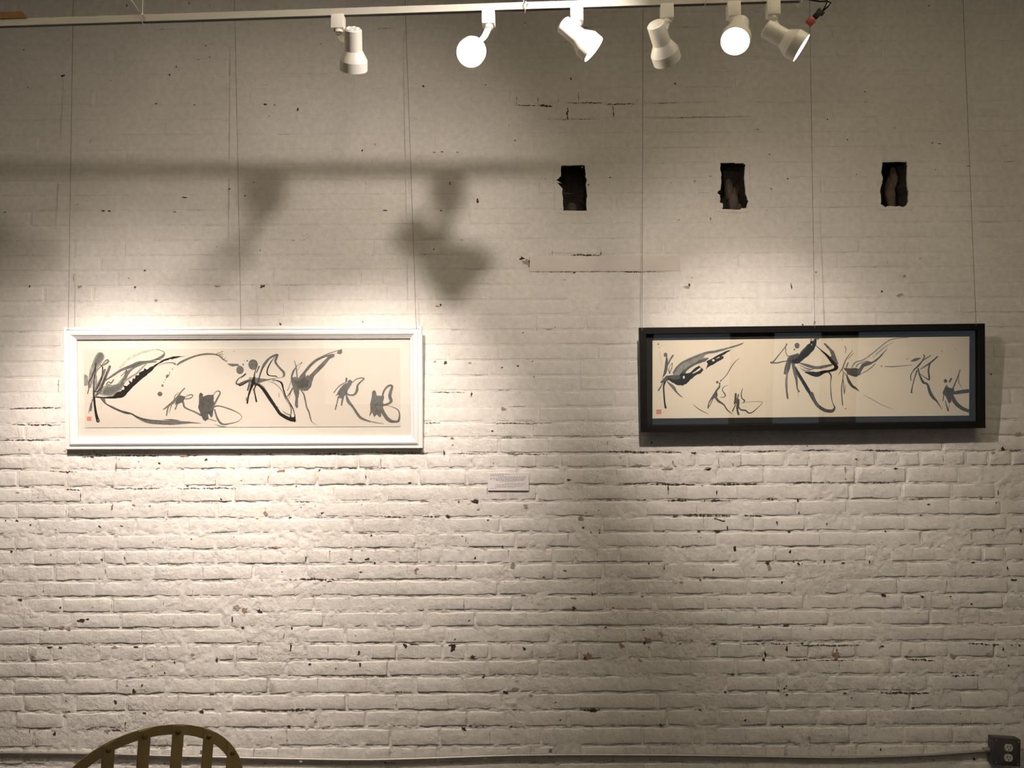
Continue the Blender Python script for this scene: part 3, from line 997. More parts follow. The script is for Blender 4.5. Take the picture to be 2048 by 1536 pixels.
S(B, [(240, 890, 36), (253, 1030, 36), (275, 1180, 44), (308, 1295, 62)])
D(MD, 315, 1285, 22, 30)
S(MD, [(215, 930, 20), (195, 1040, 26), (182, 1120, 28)])
S(B, [(190, 980, 8), (165, 1080, 10), (150, 1160, 8)])
S(LG, [(210, 960, 14), (205, 1080, 12)])
S(VL, [(368, 960, 7), (368, 1110, 7)])
S(G, [(360, 915, 14), (400, 935, 60), (440, 1000, 24), (560, 1065, 34), (700, 1130, 36), (800, 1160, 44), (880, 1175, 24), (1000, 1245, 40), (1150, 1300, 62), (1350, 1322, 72), (1600, 1325, 76), (1750, 1325, 50), (1900, 1325, 25), (2060, 1336, 8)])
S(DK, [(350, 915, 10), (470, 1020, 14), (600, 1095, 18), (740, 1140, 18), (870, 1172, 20), (1000, 1240, 22), (1200, 1280, 16), (1400, 1290, 8)])
S(B, [(1420, 1275, 4), (1550, 1275, 16), (1700, 1285, 5)])
I.view(310, 690, 9.035)
S(G, [(60, 370, 6), (180, 330, 12), (310, 320, 18), (365, 345, 34)])
S(G, [(400, 362, 24), (470, 310, 40), (640, 232, 34), (800, 182, 32), (950, 162, 32), (1080, 170, 28), (1160, 195, 28), (1230, 258, 26), (1300, 303, 12)])
for a_, b_ in (((1110, 158), (1230, 115)), ((1150, 180), (1212, 150)), ((1175, 195), (1232, 170)), ((1200, 225), (1228, 205)), ((1240, 255), (1282, 238)), ((1270, 290), (1306, 275))):
    S(G, [(*a_, 9), (*b_, 11)])
P(G, [(1300, 335), (1400, 338), (1490, 340), (1525, 365), (1515, 385), (1450, 378), (1405, 392), (1370, 382)], 3)
D(G, 1537, 452, 68, 74)
D(G, 1595, 352, 14); D(LG, 1425, 117, 9); D(G, 315, 435, 12, 9); D(G, 265, 495, 11, 9); D(G, 262, 525, 8, 12)
S(G, [(208, 585, 30), (225, 560, 52), (245, 545, 26)]); D(G, 185, 630, 10); D(G, 160, 675, 9); D(G, 135, 733, 20, 23); D(G, 90, 885, 45, 42); D(G, 338, 415, 6)
P(MD, [(425, 900), (480, 915), (550, 932), (535, 980), (500, 1040), (420, 1065), (360, 1082), (375, 1030), (335, 1010), (395, 930)], 5)
S(G, [(538, 780, 20), (470, 850, 24), (400, 950, 40), (310, 1040, 40), (155, 1165, 20)])
S(G, [(345, 1040, 32), (245, 1110, 26), (208, 1272, 22)]); S(G, [(300, 1085, 18), (270, 1180, 10), (250, 1230, 5)]); S(G, [(400, 1075, 26), (365, 1160, 22)])
S(G, [(545, 940, 12), (600, 908, 14), (660, 897, 20), (683, 918, 16), (640, 960, 20), (550, 975, 18)])
S(G, [(345, 980, 10), (365, 915, 14), (430, 860, 8)])
S(G, [(510, 1030, 34), (530, 1115, 34), (600, 1160, 28), (720, 1210, 28), (830, 1270, 34)]); S(LG, [(950, 1330, 18), (1110, 1378, 18)])
P(MD, [(800, 885), (830, 860), (866, 885), (866, 935), (930, 908), (1060, 893), (1058, 1000), (1078, 1060), (1060, 1170), (1035, 1300), (1020, 1307), (965, 1240), (967, 1340), (912, 1382), (868, 1345), (820, 1240), (780, 1130), (792, 1040)], 6)
S(G, [(1060, 900, 14), (1100, 845, 14), (1150, 832, 22), (1178, 870, 26), (1130, 960, 32), (1070, 1080, 30)])
S(G, [(1060, 1120, 34), (1150, 1100, 22), (1330, 1150, 22), (1500, 1225, 14), (1568, 1300, 10), (1500, 1380, 13), (1350, 1420, 20), (1250, 1435, 30), (1180, 1405, 36), (1120, 1310, 32), (1080, 1170, 26)])
S(G, [(1080, 1437, 5), (1200, 1470, 16), (1290, 1478, 5)])
I.view(460, 690, 9.035)
D(LG, 263, 283, 9); D(G, 312, 285, 14, 15); D(G, 238, 355, 15, 17); D(G, 418, 355, 86, 96)
S(LG, [(360, 600, 40), (470, 650, 130), (560, 640, 80), (660, 630, 30)])
S(G, [(430, 650, 90), (560, 640, 60), (680, 628, 26), (800, 605, 12), (940, 585, 8)])
S(MD, [(215, 560, 8), (140, 625, 20), (112, 690, 26), (160, 712, 34), (230, 685, 46), (330, 650, 52), (430, 645, 60)])
S(B, [(190, 605, 6), (240, 560, 22), (282, 522, 24)]); S(B, [(165, 700, 12), (175, 735, 18), (260, 700, 16), (340, 652, 8)])
S(G, [(505, 700, 20), (525, 590, 22), (575, 440, 30), (620, 340, 36), (720, 235, 38), (852, 175, 36), (835, 240, 46), (820, 305, 40), (880, 395, 36), (968, 490, 42), (975, 550, 40), (950, 582, 16)])
S(DK, [(500, 690, 14), (530, 590, 18), (590, 430, 14), (700, 275, 8)])
S(B, [(812, 212, 6), (730, 325, 20), (675, 450, 22), (680, 530, 24), (740, 556, 16), (830, 563, 18), (850, 582, 12)])
S(MD, [(480, 410, 10), (445, 520, 26), (440, 640, 34), (460, 740, 30)])
S(B, [(528, 385, 20), (480, 500, 14)])
S(B, [(435, 590, 40), (410, 690, 62), (375, 790, 40), (335, 920, 30), (312, 1050, 30)], .12)
S(MD, [(355, 690, 34), (320, 815, 28)]); S(MD, [(300, 950, 16), (295, 1000, 18)])
S(B, [(480, 710, 22), (440, 800, 20), (458, 920, 24), (478, 1020, 30)]); S(MD, [(420, 790, 16), (440, 870, 20)])
S(LG, [(530, 710, 30), (610, 770, 34), (680, 880, 20)])
S(B, [(440, 690, 30), (540, 740, 40), (640, 850, 58), (740, 1000, 62), (830, 1130, 55), (900, 1235, 55), (980, 1290, 60), (1080, 1340, 62), (1170, 1368, 46)], .1)
P(B, [(1080, 1270), (1110, 1290), (1130, 1310), (1165, 1290), (1180, 1250), (1187, 1390), (1090, 1375)], 4)
S(B, [(770, 625, 10), (870, 650, 20), (935, 690, 32), (965, 800, 24), (1005, 920, 22), (1060, 1010, 16), (1110, 1100, 22), (1150, 1180, 16), (1175, 1300, 12)], .15)
S(MD, [(870, 745, 10), (940, 830, 10), (1000, 960, 14), (1080, 1090, 12), (1108, 1180, 18), (1095, 1280, 18)], .15)
S(DK, [(745, 645, 5), (800, 655, 12)]); S(LG, [(680, 650, 6), (800, 690, 14), (860, 735, 16)]); S(MD, [(885, 860, 5), (888, 940, 10)])
S(G, [(950, 1190, 8), (1020, 1240, 16), (1090, 1265, 16)]); S(LG, [(830, 1090, 10), (900, 1150, 6)])
I.view(570, 690, 8.533)
P(G, [(108, 560), (180, 540), (235, 585), (325, 480), (357, 495), (350, 545), (402, 508), (402, 550), (430, 520), (502, 518), (472, 610), (440, 720), (390, 778), (320, 782), (245, 762), (242, 830), (222, 920), (227, 1050),
      (200, 1083), (170, 1040), (180, 900), (140, 740), (112, 650)], 5)
P(MD, [(150, 600), (230, 610), (320, 560), (410, 600), (400, 700), (300, 740), (200, 700)], 12)
S(G, [(215, 595, 18), (330, 470, 42), (450, 330, 46), (560, 245, 42), (700, 190, 34), (815, 180, 66)])
S(G, [(440, 545, 70), (560, 420, 68), (660, 320, 66), (745, 225, 50), (815, 190, 50)])
S(G, [(560, 240, 12), (700, 162, 14), (900, 95, 12)]); P(G, [(895, 92), (940, 80), (977, 70), (973, 140), (930, 162), (880, 140), (905, 120)], 3)
S(LG, [(840, 160, 6), (880, 140, 5)])
S(G, [(160, 265, 9), (190, 380, 18), (210, 570, 22)]); S(G, [(290, 297, 16), (240, 330, 7), (195, 370, 14), (130, 480, 34), (110, 590, 24)]); S(G, [(290, 300, 6), (215, 430, 7)])
S(G, [(110, 600, 9), (65, 730, 10), (45, 770, 18)]); S(G, [(130, 740, 32), (85, 820, 24), (40, 880, 14)]); S(G, [(120, 750, 12), (65, 920, 8)])
S(G, [(270, 770, 14), (320, 840, 24), (348, 950, 24), (370, 1060, 24), (412, 1150, 26), (440, 1270, 20), (470, 1320, 8), (540, 1365, 5)])
P(G, [(1085, 600), (1112, 585), (1152, 620), (1140, 660), (1080, 760), (1050, 830), (1030, 862), (960, 912), (912, 905), (920, 850), (855, 870), (940, 740), (1010, 670), (1070, 640)], 6)
S(G, [(1050, 575, 36), (1045, 630, 26)]); S(G, [(1030, 640, 12), (940, 690, 18), (880, 750, 14), (835, 812, 18)])
S(G, [(1150, 640, 12), (1220, 582, 16), (1300, 562, 18), (1350, 574, 20), (1290, 630, 24), (1240, 690, 34), (1228, 775, 46), (1190, 840, 38), (1120, 856, 28), (1040, 830, 30)])
S(G, [(910, 880, 20), (885, 1000, 20), (858, 1100, 20)]); S(G, [(990, 880, 36), (965, 1025, 26)])
S(G, [(1050, 865, 26), (1080, 960, 56), (1150, 1045, 40), (1230, 1165, 44), (1290, 1240, 44), (1400, 1290, 28), (1480, 1310, 20)]); S(LG, [(1470, 1308, 20), (1560, 1325, 18), (1690, 1345, 6)])
P(G, [(1490, 790), (1525, 770), (1555, 800), (1566, 862), (1650, 866), (1692, 868), (1672, 980), (1690, 1030), (1650, 1080), (1642, 1220), (1612, 1232), (1560, 1185), (1522, 1237), (1490, 1150), (1438, 1227), (1460, 1100), (1452, 1000), (1478, 900)], 5)
S(G, [(1665, 860, 32), (1700, 765, 32), (1770, 697, 36), (1828, 705, 38), (1802, 800, 52), (1788, 880, 54), (1812, 955, 52), (1760, 1003, 36), (1640, 1038, 30)])
S(G, [(1640, 1080, 70), (1700, 1195, 62), (1780, 1285, 62), (1880, 1308, 36), (1938, 1290, 40), (1955, 1200, 26), (1930, 1110, 18), (1840, 1060, 10), (1740, 1030, 7)])
I.view(160, 690, 8.533)
sq = [I.pt(x, y) for x, y in ((118, 1293), (197, 1293), (197, 1222), (118, 1222))]
o = link('red_seal', mesh_np('red_seal', sq, [(0, 1, 2, 3)], False), M['seal'], root)
white_top = [at_y(x, y, -0.095) for x, y in ((136.5, 654), (482, 653), (832.5, 652))]

# ---- the black framed painting
c, X, Z, Nn, w, h = frame_axes(((1279, 656), (1972, 646), (1281, 864), (1970, 857)), -0.112, -0.072)
root = empty('framed_painting', c - Z * h / 2 - Nn * 0.03, 'ink brush painting on cream paper in flat black frame with black mat', 'painting')
F_ = -0.030
prof = [(0.0, 0), (0.0, 0.028), (0.0015, 0.030), (0.026, 0.030), (0.0275, 0.0285), (0.0275, 0.012), (0.031, 0.012), (0.031, 0.0)]
rails(root, M['black_frame'], c + Nn * F_, X, Z, Nn, w, h, prof)
iw, ih = w / 2 - 0.029, h / 2 - 0.029
panel('backing_board', M['black_mat'], root, c, X, Z, Nn, -iw, iw, -ih, ih, F_ + 0.001, F_ + 0.004)
panel('mat', M['black_mat'], root, c, X, Z, Nn, -iw, iw, -ih, ih, F_ + 0.0045, F_ + 0.0065)
dP = F_ + 0.0074
quad = [on_plane(x, y, c + Nn * dP, Nn) for x, y in ((1305, 837), (1938, 831), (1939, 673), (1305, 681))]
m = MB(); m.strip([[p - Nn * 0.0007 for p in quad], quad]); m.build('paper', M['paper2'], root, smooth=False)
panel('glass', M['glass'], root, c, X, Z, Nn, -iw, iw, -ih, ih, F_ + 0.014, F_ + 0.016)
I = Ink(root, c, X, Z, Nn, dP, (0.80, 0.69, 0.555))
S, P, D = I.S, I.P, I.D
I.view(1300, 670, 8.533)
D(G, 265, 338, 31, 38)
S(MD, [(285, 375, 18), (285, 450, 46), (277, 550, 54), (258, 640, 46), (228, 705, 22)])
S(G, [(390, 352, 34), (345, 420, 26), (312, 500, 24)]); S(G, [(380, 480, 14), (335, 540, 8), (320, 600, 18), (340, 650, 20)]); S(G, [(382, 485, 12), (370, 570, 14), (325, 660, 16)])
S(LG, [(215, 720, 14), (225, 780, 12)])
S(MD, [(195, 805, 34), (245, 775, 60), (300, 735, 90)])
S(VL, [(165, 280, 6), (185, 400, 9), (205, 540, 4)]); D(G, 142, 155, 14); D(LG, 155, 210, 9)
P(LG, [(385, 640), (430, 560), (520, 470), (650, 400), (800, 340), (930, 290), (1100, 265), (1250, 230), (1400, 190), (1600, 125), (1580, 158), (1430, 215), (1280, 258), (1150, 300), (960, 335), (890, 395), (1000, 385),
       (960, 435), (860, 470), (740, 520), (640, 590), (560, 660), (500, 700), (400, 690)], 5)
S(G, [(400, 640, 26), (460, 560, 30), (560, 470, 34), (700, 405, 34), (840, 350, 30), (980, 300, 26), (1200, 265, 24), (1400, 205, 20), (1580, 145, 10)])
P(MD, [(520, 690), (560, 600), (690, 520), (850, 420), (1000, 390), (960, 440), (860, 480), (740, 530), (640, 600), (590, 680)], 8)
P(B, [(300, 745), (330, 690), (420, 692), (500, 690), (530, 640), (600, 665), (700, 630), (760, 570), (840, 520), (912, 590), (870, 655), (780, 690), (700, 752), (640, 812), (560, 868), (450, 852), (380, 812)], 7)
P(MD, [(320, 740), (340, 690), (500, 690), (520, 740), (440, 770)], 8)
P(B, [(945, 595), (985, 490), (960, 455), (1060, 400), (1200, 320), (1310, 270), (1415, 248), (1310, 300), (1220, 365), (1262, 368), (1250, 402), (1100, 492), (1000, 545)], 5)
D(-1, 577, 722, 18, 26); D(-1, 1080, 432, 24, 18); S(-1, [(730, 655, 14), (800, 615, 26), (855, 575, 30)]); S(-1, [(1130, 405, 10), (1180, 380, 20)])
S(B, [(255, 800, 34), (233, 880, 26), (238, 1000, 26), (250, 1150, 28), (267, 1240, 34)])
S(MD, [(215, 825, 14), (145, 945, 24)]); S(G, [(290, 795, 14), (390, 885, 54), (450, 970, 30), (520, 1040, 16), (560, 1060, 6)])
D(MD, 1147, 806, 22, 22); D(MD, 1187, 825, 16, 14); D(MD, 1207, 782, 14, 14)
S(G, [(1207, 780, 12), (1300, 690, 14), (1390, 540, 16), (1470, 440, 10), (1530, 400, 5)])
S(MD, [(1192, 835, 14), (1180, 890, 30), (1130, 960, 34), (1112, 1030, 84), (1060, 1075, 36), (1008, 1150, 20), (990, 1245, 24)]); S(MD, [(1080, 1075, 16), (1030, 1180, 14), (990, 1245, 14)])
S(MD, [(1130, 1080, 40), (1170, 1130, 42), (1260, 1190, 24), (1320, 1280, 22), (1412, 1352, 8)])
S(G, [(1330, 855, 5), (1255, 890, 10), (1238, 945, 16), (1282, 1015, 22), (1270, 1058, 16), (1195, 1060, 5)])
S(G, [(738, 1188, 7), (850, 1275, 16), (992, 1345, 7)])
S(MD, [(1462, 1008, 36), (1458, 1085, 34), (1443, 1170, 30)]); S(G, [(1510, 1020, 24), (1492, 1080, 26), (1478, 1150, 50)]); S(MD, [(1512, 1105, 30), (1500, 1190, 52), (1490, 1280, 34), (1510, 1352, 36)]); S(MD, [(1460, 1190, 18), (1408, 1300, 22)])
S(MD, [(1580, 915, 10), (1558, 1000, 16), (1568, 1078, 18), (1613, 1118, 22), (1592, 1160, 14)])
S(G, [(1558, 1160, 5), (1700, 1140, 6), (1850, 1135, 8), (1918, 1152, 9), (1840, 1240, 10)]); S(MD, [(1840, 1240, 10), (1760, 1310, 18), (1690, 1333, 22), (1630, 1288, 26), (1550, 1275, 26), (1508, 1215, 18)])
I.view(1520, 670, 9.035)
S(G, [(482, 165, 28), (450, 225, 18), (340, 360, 18), (240, 485, 26), (200, 497, 34)]); S(G, [(205, 500, 30), (310, 505, 26), (400, 482, 22), (490, 470, 16)])
S(G, [(462, 225, 16), (472, 330, 14), (512, 382, 18), (600, 370, 30), (660, 350, 26)])
D(G, 670, 193, 47, 52); D(G, 622, 262, 17, 18)
S(G, [(530, 430, 70), (480, 570, 60), (452, 690, 50)]); S(MD, [(545, 450, 50), (522, 590, 44), (497, 680, 26)])
S(LG, [(487, 690, 28), (470, 850, 34), (482, 1000, 36), (500, 1145, 36)]); S(MD, [(500, 700, 10), (488, 860, 12), (500, 1140, 12)]); S(MD, [(460, 860, 8), (470, 1000, 12), (488, 1140, 10)])
S(G, [(600, 530, 60), (630, 680, 60), (660, 820, 42), (672, 960, 24), (708, 1022, 28)]); S(G, [(680, 1020, 8), (700, 1125, 3)]); S(LG, [(620, 560, 16), (665, 660, 18)])
P(MD, [(520, 400), (600, 370), (690, 325), (725, 420), (640, 520), (540, 510), (500, 470)], 8)
P(B, [(902, 150), (908, 72), (1022, 62), (1018, 165), (980, 260), (880, 370), (750, 470), (690, 522), (610, 510), (555, 460), (640, 430), (720, 350), (780, 250), (840, 190)], 5)
S(MD, [(690, 390, 14), (760, 290, 26), (850, 200, 12)])
D(-1, 952, 84, 20, 24); D(-1, 932, 176, 9, 12); D(-1, 918, 98, 6, 14)
P(G, [(1020, 62), (1085, 62), (1040, 95)], 2)
S(MD, [(640, 590, 36), (690, 700, 60), (770, 830, 60), (870, 1000, 66)]); S(B, [(660, 640, 20), (720, 740, 40), (790, 860, 46), (880, 1010, 52), (960, 1160, 48), (1040, 1260, 34), (1120, 1310, 22)])
S(MD, [(930, 1060, 70), (985, 1190, 62), (1060, 1290, 62), (1180, 1362, 60), (1300, 1372, 58), (1348, 1310, 32), (1310, 1220, 12), (1285, 1080, 18), (1273, 880, 12), (1285, 740, 26), (1235, 665, 30)])
S(G, [(720, 508, 18), (850, 550, 52), (1000, 588, 52), (1120, 580, 54), (1290, 540, 40)])
S(B, [(810, 670, 14), (900, 690, 62), (1030, 712, 92), (1150, 668, 56), (1260, 650, 38), (1365, 612, 56), (1395, 570, 40)], .1); S(B, [(1390, 580, 50), (1310, 490, 60), (1215, 375, 42), (1120, 290, 24), (1008, 188, 10)])
P(G, [(1145, 155), (1185, 150), (1250, 215), (1340, 300), (1375, 400), (1418, 520), (1390, 545), (1300, 440), (1265, 400), (1290, 370), (1240, 260)], 5)
S(B, [(1300, 480, 60), (1370, 560, 62), (1350, 620, 50)])
S(DK, [(710, 540, 5), (800, 590, 12), (920, 622, 16), (990, 600, 7)]); S(LG, [(720, 590, 6), (800, 640, 20), (900, 640, 18)])
I.view(1670, 670, 7.314)
S(G, [(140, 160, 8), (158, 200, 10), (150, 270, 5)]); S(G, [(255, 225, 7), (160, 360, 14), (110, 480, 16), (45, 585, 5)]); S(G, [(270, 265, 6), (190, 350, 9)]); S(G, [(190, 405, 16), (165, 470, 20)])
S(G, [(112, 485, 12), (106, 515, 10), (125, 545, 12), (150, 560, 10), (145, 590, 8)]); S(G, [(130, 480, 14), (150, 520, 12)])
S(LG, [(240, 480, 10), (300, 400, 18), (420, 360, 16), (560, 260, 18), (680, 160, 14), (790, 80, 16), (900, 50, 14), (1080, 36, 8)]); S(LG, [(380, 570, 8), (500, 500, 18), (590, 420, 14)]); S(VL, [(560, 320, 20), (700, 200, 26), (840, 110, 10)])
S(LG, [(310, 460, 18), (360, 415, 18), (470, 380, 14)])
P(MD, [(130, 485), (220, 490), (300, 482), (350, 492), (395, 420), (480, 382), (540, 392), (640, 320), (770, 190), (690, 300), (600, 390), (500, 440), (420, 470), (390, 522), (370, 582), (300, 613), (230, 592), (180, 572), (160, 530)], 4)
S(MD, [(170, 580, 18), (200, 670, 40), (250, 745, 40), (310, 785, 30), (352, 828, 6)])
S(MD, [(120, 560, 12), (113, 650, 12), (95, 780, 14), (100, 900, 14), (112, 1025, 14)]); S(MD, [(120, 650, 8), (130, 780, 12), (138, 860, 12)]); S(G, [(138, 860, 10), (155, 730, 5)])
S(LG, [(420, 880, 6), (540, 940, 10), (700, 1030, 8), (850, 1085, 4)]); D(MD, 155, 1080, 9); D(G, 105, 68, 7); D(MD, 680, 457, 10)
S(G, [(730, 460, 9), (850, 463, 12), (1000, 450, 9), (1130, 438, 5)])
S(G, [(1115, 382, 16), (1180, 360, 46), (1248, 338, 14)]); D(LG, 1055, 348, 14, 8); D(LG, 1565, 240, 8); D(LG, 1770, 215, 6)
S(MD, [(1290, 292, 14), (1310, 312, 16), (1262, 400, 18), (1200, 470, 24), (1150, 502, 12)]); S(MD, [(1402, 300, 12), (1290, 370, 14), (1212, 450, 18), (1120, 560, 14), (1105, 640, 14), (1122, 665, 10)])
S(MD, [(1498, 315, 18), (1400, 402, 24), (1250, 500, 9)]); S(MD, [(1385, 420, 24), (1366, 520, 26), (1378, 648, 26), (1330, 630, 14), (1250, 572, 8)])
S(MD, [(1215, 490, 20), (1240, 590, 26), (1290, 690, 36), (1350, 722, 30), (1390, 840, 46), (1440, 920, 42), (1490, 970, 22), (1562, 1085, 5)]); S(MD, [(1200, 520, 20), (1160, 640, 16), (1130, 760, 16), (1118, 840, 26)])
D(MD, 1615, 672, 25, 28); S(MD, [(1700, 638, 24), (1675, 685, 24)])
P(MD, [(1630, 718), (1660, 770), (1720, 778), (1748, 790), (1742, 830), (1732, 880), (1704, 920), (1704, 975), (1660, 997), (1618, 900), (1572, 850), (1600, 780)], 4)
S(MD, [(1720, 852, 44), (1800, 838, 52), (1952, 818, 54)]); S(MD, [(1710, 900, 56), (1770, 1000, 58), (1860, 1072, 52), (1950, 1110, 46)])
S(MD, [(1720, 790, 22), (1780, 650, 16), (1830, 510, 12)]); S(G, [(1810, 590, 7), (1810, 690, 10), (1855, 775, 4)]); S(MD, [(1590, 870, 14), (1578, 965, 11)]); S(MD, [(1610, 960, 8), (1655, 1105, 26)]); S(G, [(1662, 1070, 8), (1680, 990, 5)])
I.view(1300, 670, 8.533)
sq = [I.pt(x, y) for x, y in ((108, 1350), (193, 1350), (193, 1272), (108, 1272))]
link('red_seal', mesh_np('red_seal', sq, [(0, 1, 2, 3)], False), M['seal'], root)
hk = at_y(1629, 648, -0.108)
MB().tube([hk + Vector((-.004, 0, -.004)), hk + Vector((-.003, -.002, .006)), hk + Vector((.003, 0, .010)), hk + Vector((.004, 0, .002)), hk + Vector((-.002, 0, .012))], 0.0012, 6).build('wire_hook', M['wire'], root)
black_top = [at_y(x, y, -0.118) for x, y in ((1284, 656), (1629.5, 651), (1952, 646))]

# ---- the wires the two paintings hang from
for tops, pxs, labs, col_ in ((white_top, (146.5, 469, 810), ('thin wire above the red seal end of the white framed painting', 'thin wire above the middle of the white framed painting', 'thin wire above the white frame corner near the caption card'), 'white'),
                              (black_top, (1286, 1619, 1926), ('thin wire above the red seal end of the black framed painting', 'thin wire hooked to the middle of the black framed painting', 'thin wire above the black frame corner farthest from the caption card'), 'black')):
    for e, px, lab in zip(tops, pxs, labs):
        s = at_y(px, 0, -0.035)
        d = (s - e); s = e + d * ((ZC - 0.0 - e.z) / d.z)
        n = 10
        o = MB().tube([e.lerp(s, k / n) + Vector((0, 0, -0.012 if k == 0 else 0)) for k in range(n + 1)], 0.00095, 6).build('hanging_wire', M['wire'])
        tag(o, lab, 'wire', 'hanging wires of the %s framed painting' % col_)

# ---- caption card
p = [at_y(x, y, -0.010) for x, y in ((975.5, 981), (1057.5, 981), (1057.5, 946.5), (976.5, 946.5))]
cc = sum(p, Vector()) / 4
root = empty('caption_card', (cc.x, -0.004, p[0].z), 'small white printed caption card stuck on the brick wall', 'card')
cm = MB(); cm.strip([[Vector((q.x, -0.0035, q.z)) for q in p], p]); cm.build('card_board', M['card'], root, smooth=False)
pr = {0: Flat(), 1: Flat()}
kr = random.Random(3)
# the print is too small to read in the photograph: rows of grey flecks
for row, (yy, xa, xb, t) in enumerate(((948, 980, 1020, 1), (951.2, 980, 1010, 1), (954, 996, 1052, 1), (956.2, 980, 1052, 0), (958.6, 980, 1050, 1), (960.6, 992, 1048, 1), (963, 1000, 1030, 0), (967.3, 1010, 1050, 0), (969.3, 990, 1050, 0), (972.4, 990, 1046, 0), (974.3, 990, 1030, 0), (976.8, 980, 994, 0))):
    x = xa
    while x < xb:
        wl = kr.uniform(1.2, 5)
        a_, b_ = at_y(x, yy - .45, -0.0103), at_y(min(x + wl, xb), yy + .45, -0.0103)
        pr[t].poly([(a_.x, a_.y, a_.z), (b_.x, a_.y, a_.z), (b_.x, a_.y, b_.z), (a_.x, a_.y, b_.z)])
        x += wl + kr.uniform(.8, 1.6)
for t in pr:
    link('caption_print', mesh_np('caption_print', pr[t].V, pr[t].F, False), M['print2' if t else 'print'], root)

# ------------------------------------------------------------------ lighting track
t1 = at_y(1400, 3, -1.27)
ZT = t1.z                                     # height of the rail axis
d = ray(0, 48)
t0 = CAM + d * ((ZT - CAM.z) / d.z)           # the rail is level
TD = (t1 - t0).normalized()
TS = Vector((TD.y, -TD.x, 0)).normalized()    # sideways, towards the room
if TS.y > 0: TS = -TS
ROTT = Matrix((TD, -TS, Vector((0, 0, 1)))).transposed()


def track_rail(name, a_, b_, lab):
    L_ = (b_ - a_).length
    d_ = (b_ - a_).normalized()
    s_ = Vector((d_.y, -d_.x, 0)).normalized()
    if s_.y > 0: s_ = -s_
    root = empty(name, (a_ + b_) / 2 - Vector((0, 0, .011)), lab, 'light track')
    hw, hh = 0.0095, 0.0105
    prof = [(-hw, hh), (hw, hh), (hw, -hh), (hw - .002, -hh), (hw - .002, hh - .003), (-hw + .0015, hh - .003), (-hw + .0015, -hh + .001), (-hw, -hh + .001)]
    m = MB(); m.strip([[p_ + s_ * x + Vector((0, 0, z)) for x, z in prof] for p_ in (a_, b_)])
    m.build('rail', M['track'], root, smooth=False)
    m = MB(); m.strip([[p_ + s_ * x + Vector((0, 0, z)) for x, z in ((-hw + .0016, -.0085), (hw - .0021, -.0085), (hw - .0021, .005), (-hw + .0016, .005))] for p_ in (a_ + d_ * .002, b_ - d_ * .002)])
    m.build('slot', M['slot'], root, smooth=False)
    for p_, sg in ((a_, -1), (b_, 1)):
        MB().box(p_ + d_ * sg * .004, (.008, .021, .023), Matrix((d_, -s_, Vector((0, 0, 1)))).transposed(), .002).build('end_cap', M['track'], root)
    return root


def along(px):
    """point on the rail axis seen at image column px"""
    lo_, hi_ = -3.0, 3.0
    for _ in range(50):
        mid = (lo_ + hi_) / 2
        if project(t0 + TD * mid)[0] < px: lo_ = mid
        else: hi_ = mid
    return t0 + TD * lo_


trk_a = t0 - TD * 1.55
trk_b = along(1600)
track = track_rail('lighting_track', trk_a, trk_b, 'white lighting track rail hung in front of the brick wall')
# tie wires that hold the rail
for px, dx, wh in ((283, 0.0, 'the wooden batten'), (1046, 0.006, 'the glaring spotlight'), (1405, -0.004, 'the two close spotlights'), (-300, 0.0, 'the far end spotlight')):
    p_ = along(px)
    top = Vector((p_.x + dx * 14, p_.y + .02, ZC))
    m = MB()
    loop = [p_ + TS * (.020 * math.cos(a_)) + Vector((0, 0, .0145 * math.sin(a_))) + TD * (.004 * a_ / 3.14) for a_ in [k * math.pi / 8 + math.pi / 2 for k in range(17)]]
    m.tube([top] + [loop[0] + Vector((0, 0, .02))] + loop + [loop[-1] + TD * .008 - Vector((0, 0, .018)) + TS * .02], 0.0013, 6)
    if px == 283: m.tube([loop[0] + TS * .022, loop[0] + TS * .022 - TD * .018 + Vector((0, 0, .028)), loop[0] + TS * .02 - TD * .04 + Vector((0, 0, .052))], 0.0013, 6)
    tag(m.build('tie_wire', M['white_wire']), 'thin white tie wire looped around the lighting track near ' + wh, 'wire', 'tie wires of the lighting track')


def lamp_light(name, loc, dirv, power, size_deg, blend, parent, rad=0.022):
    ld = bpy.data.lights.new(name, 'SPOT')
    ld.energy = power
    ld.color = LAMP
    ld.spot_size = math.radians(size_deg)
    ld.spot_blend = blend
    ld.shadow_soft_size = rad
    o = bpy.data.objects.new(name, ld)
    col.objects.link(o)
    o.matrix_world = Matrix.Translation(loc) @ Vector(dirv).to_track_quat('-Z', 'Y').to_matrix().to_4x4()
    o.parent = parent
    o.matrix_parent_inverse = world_of(parent).inverted()
    return o


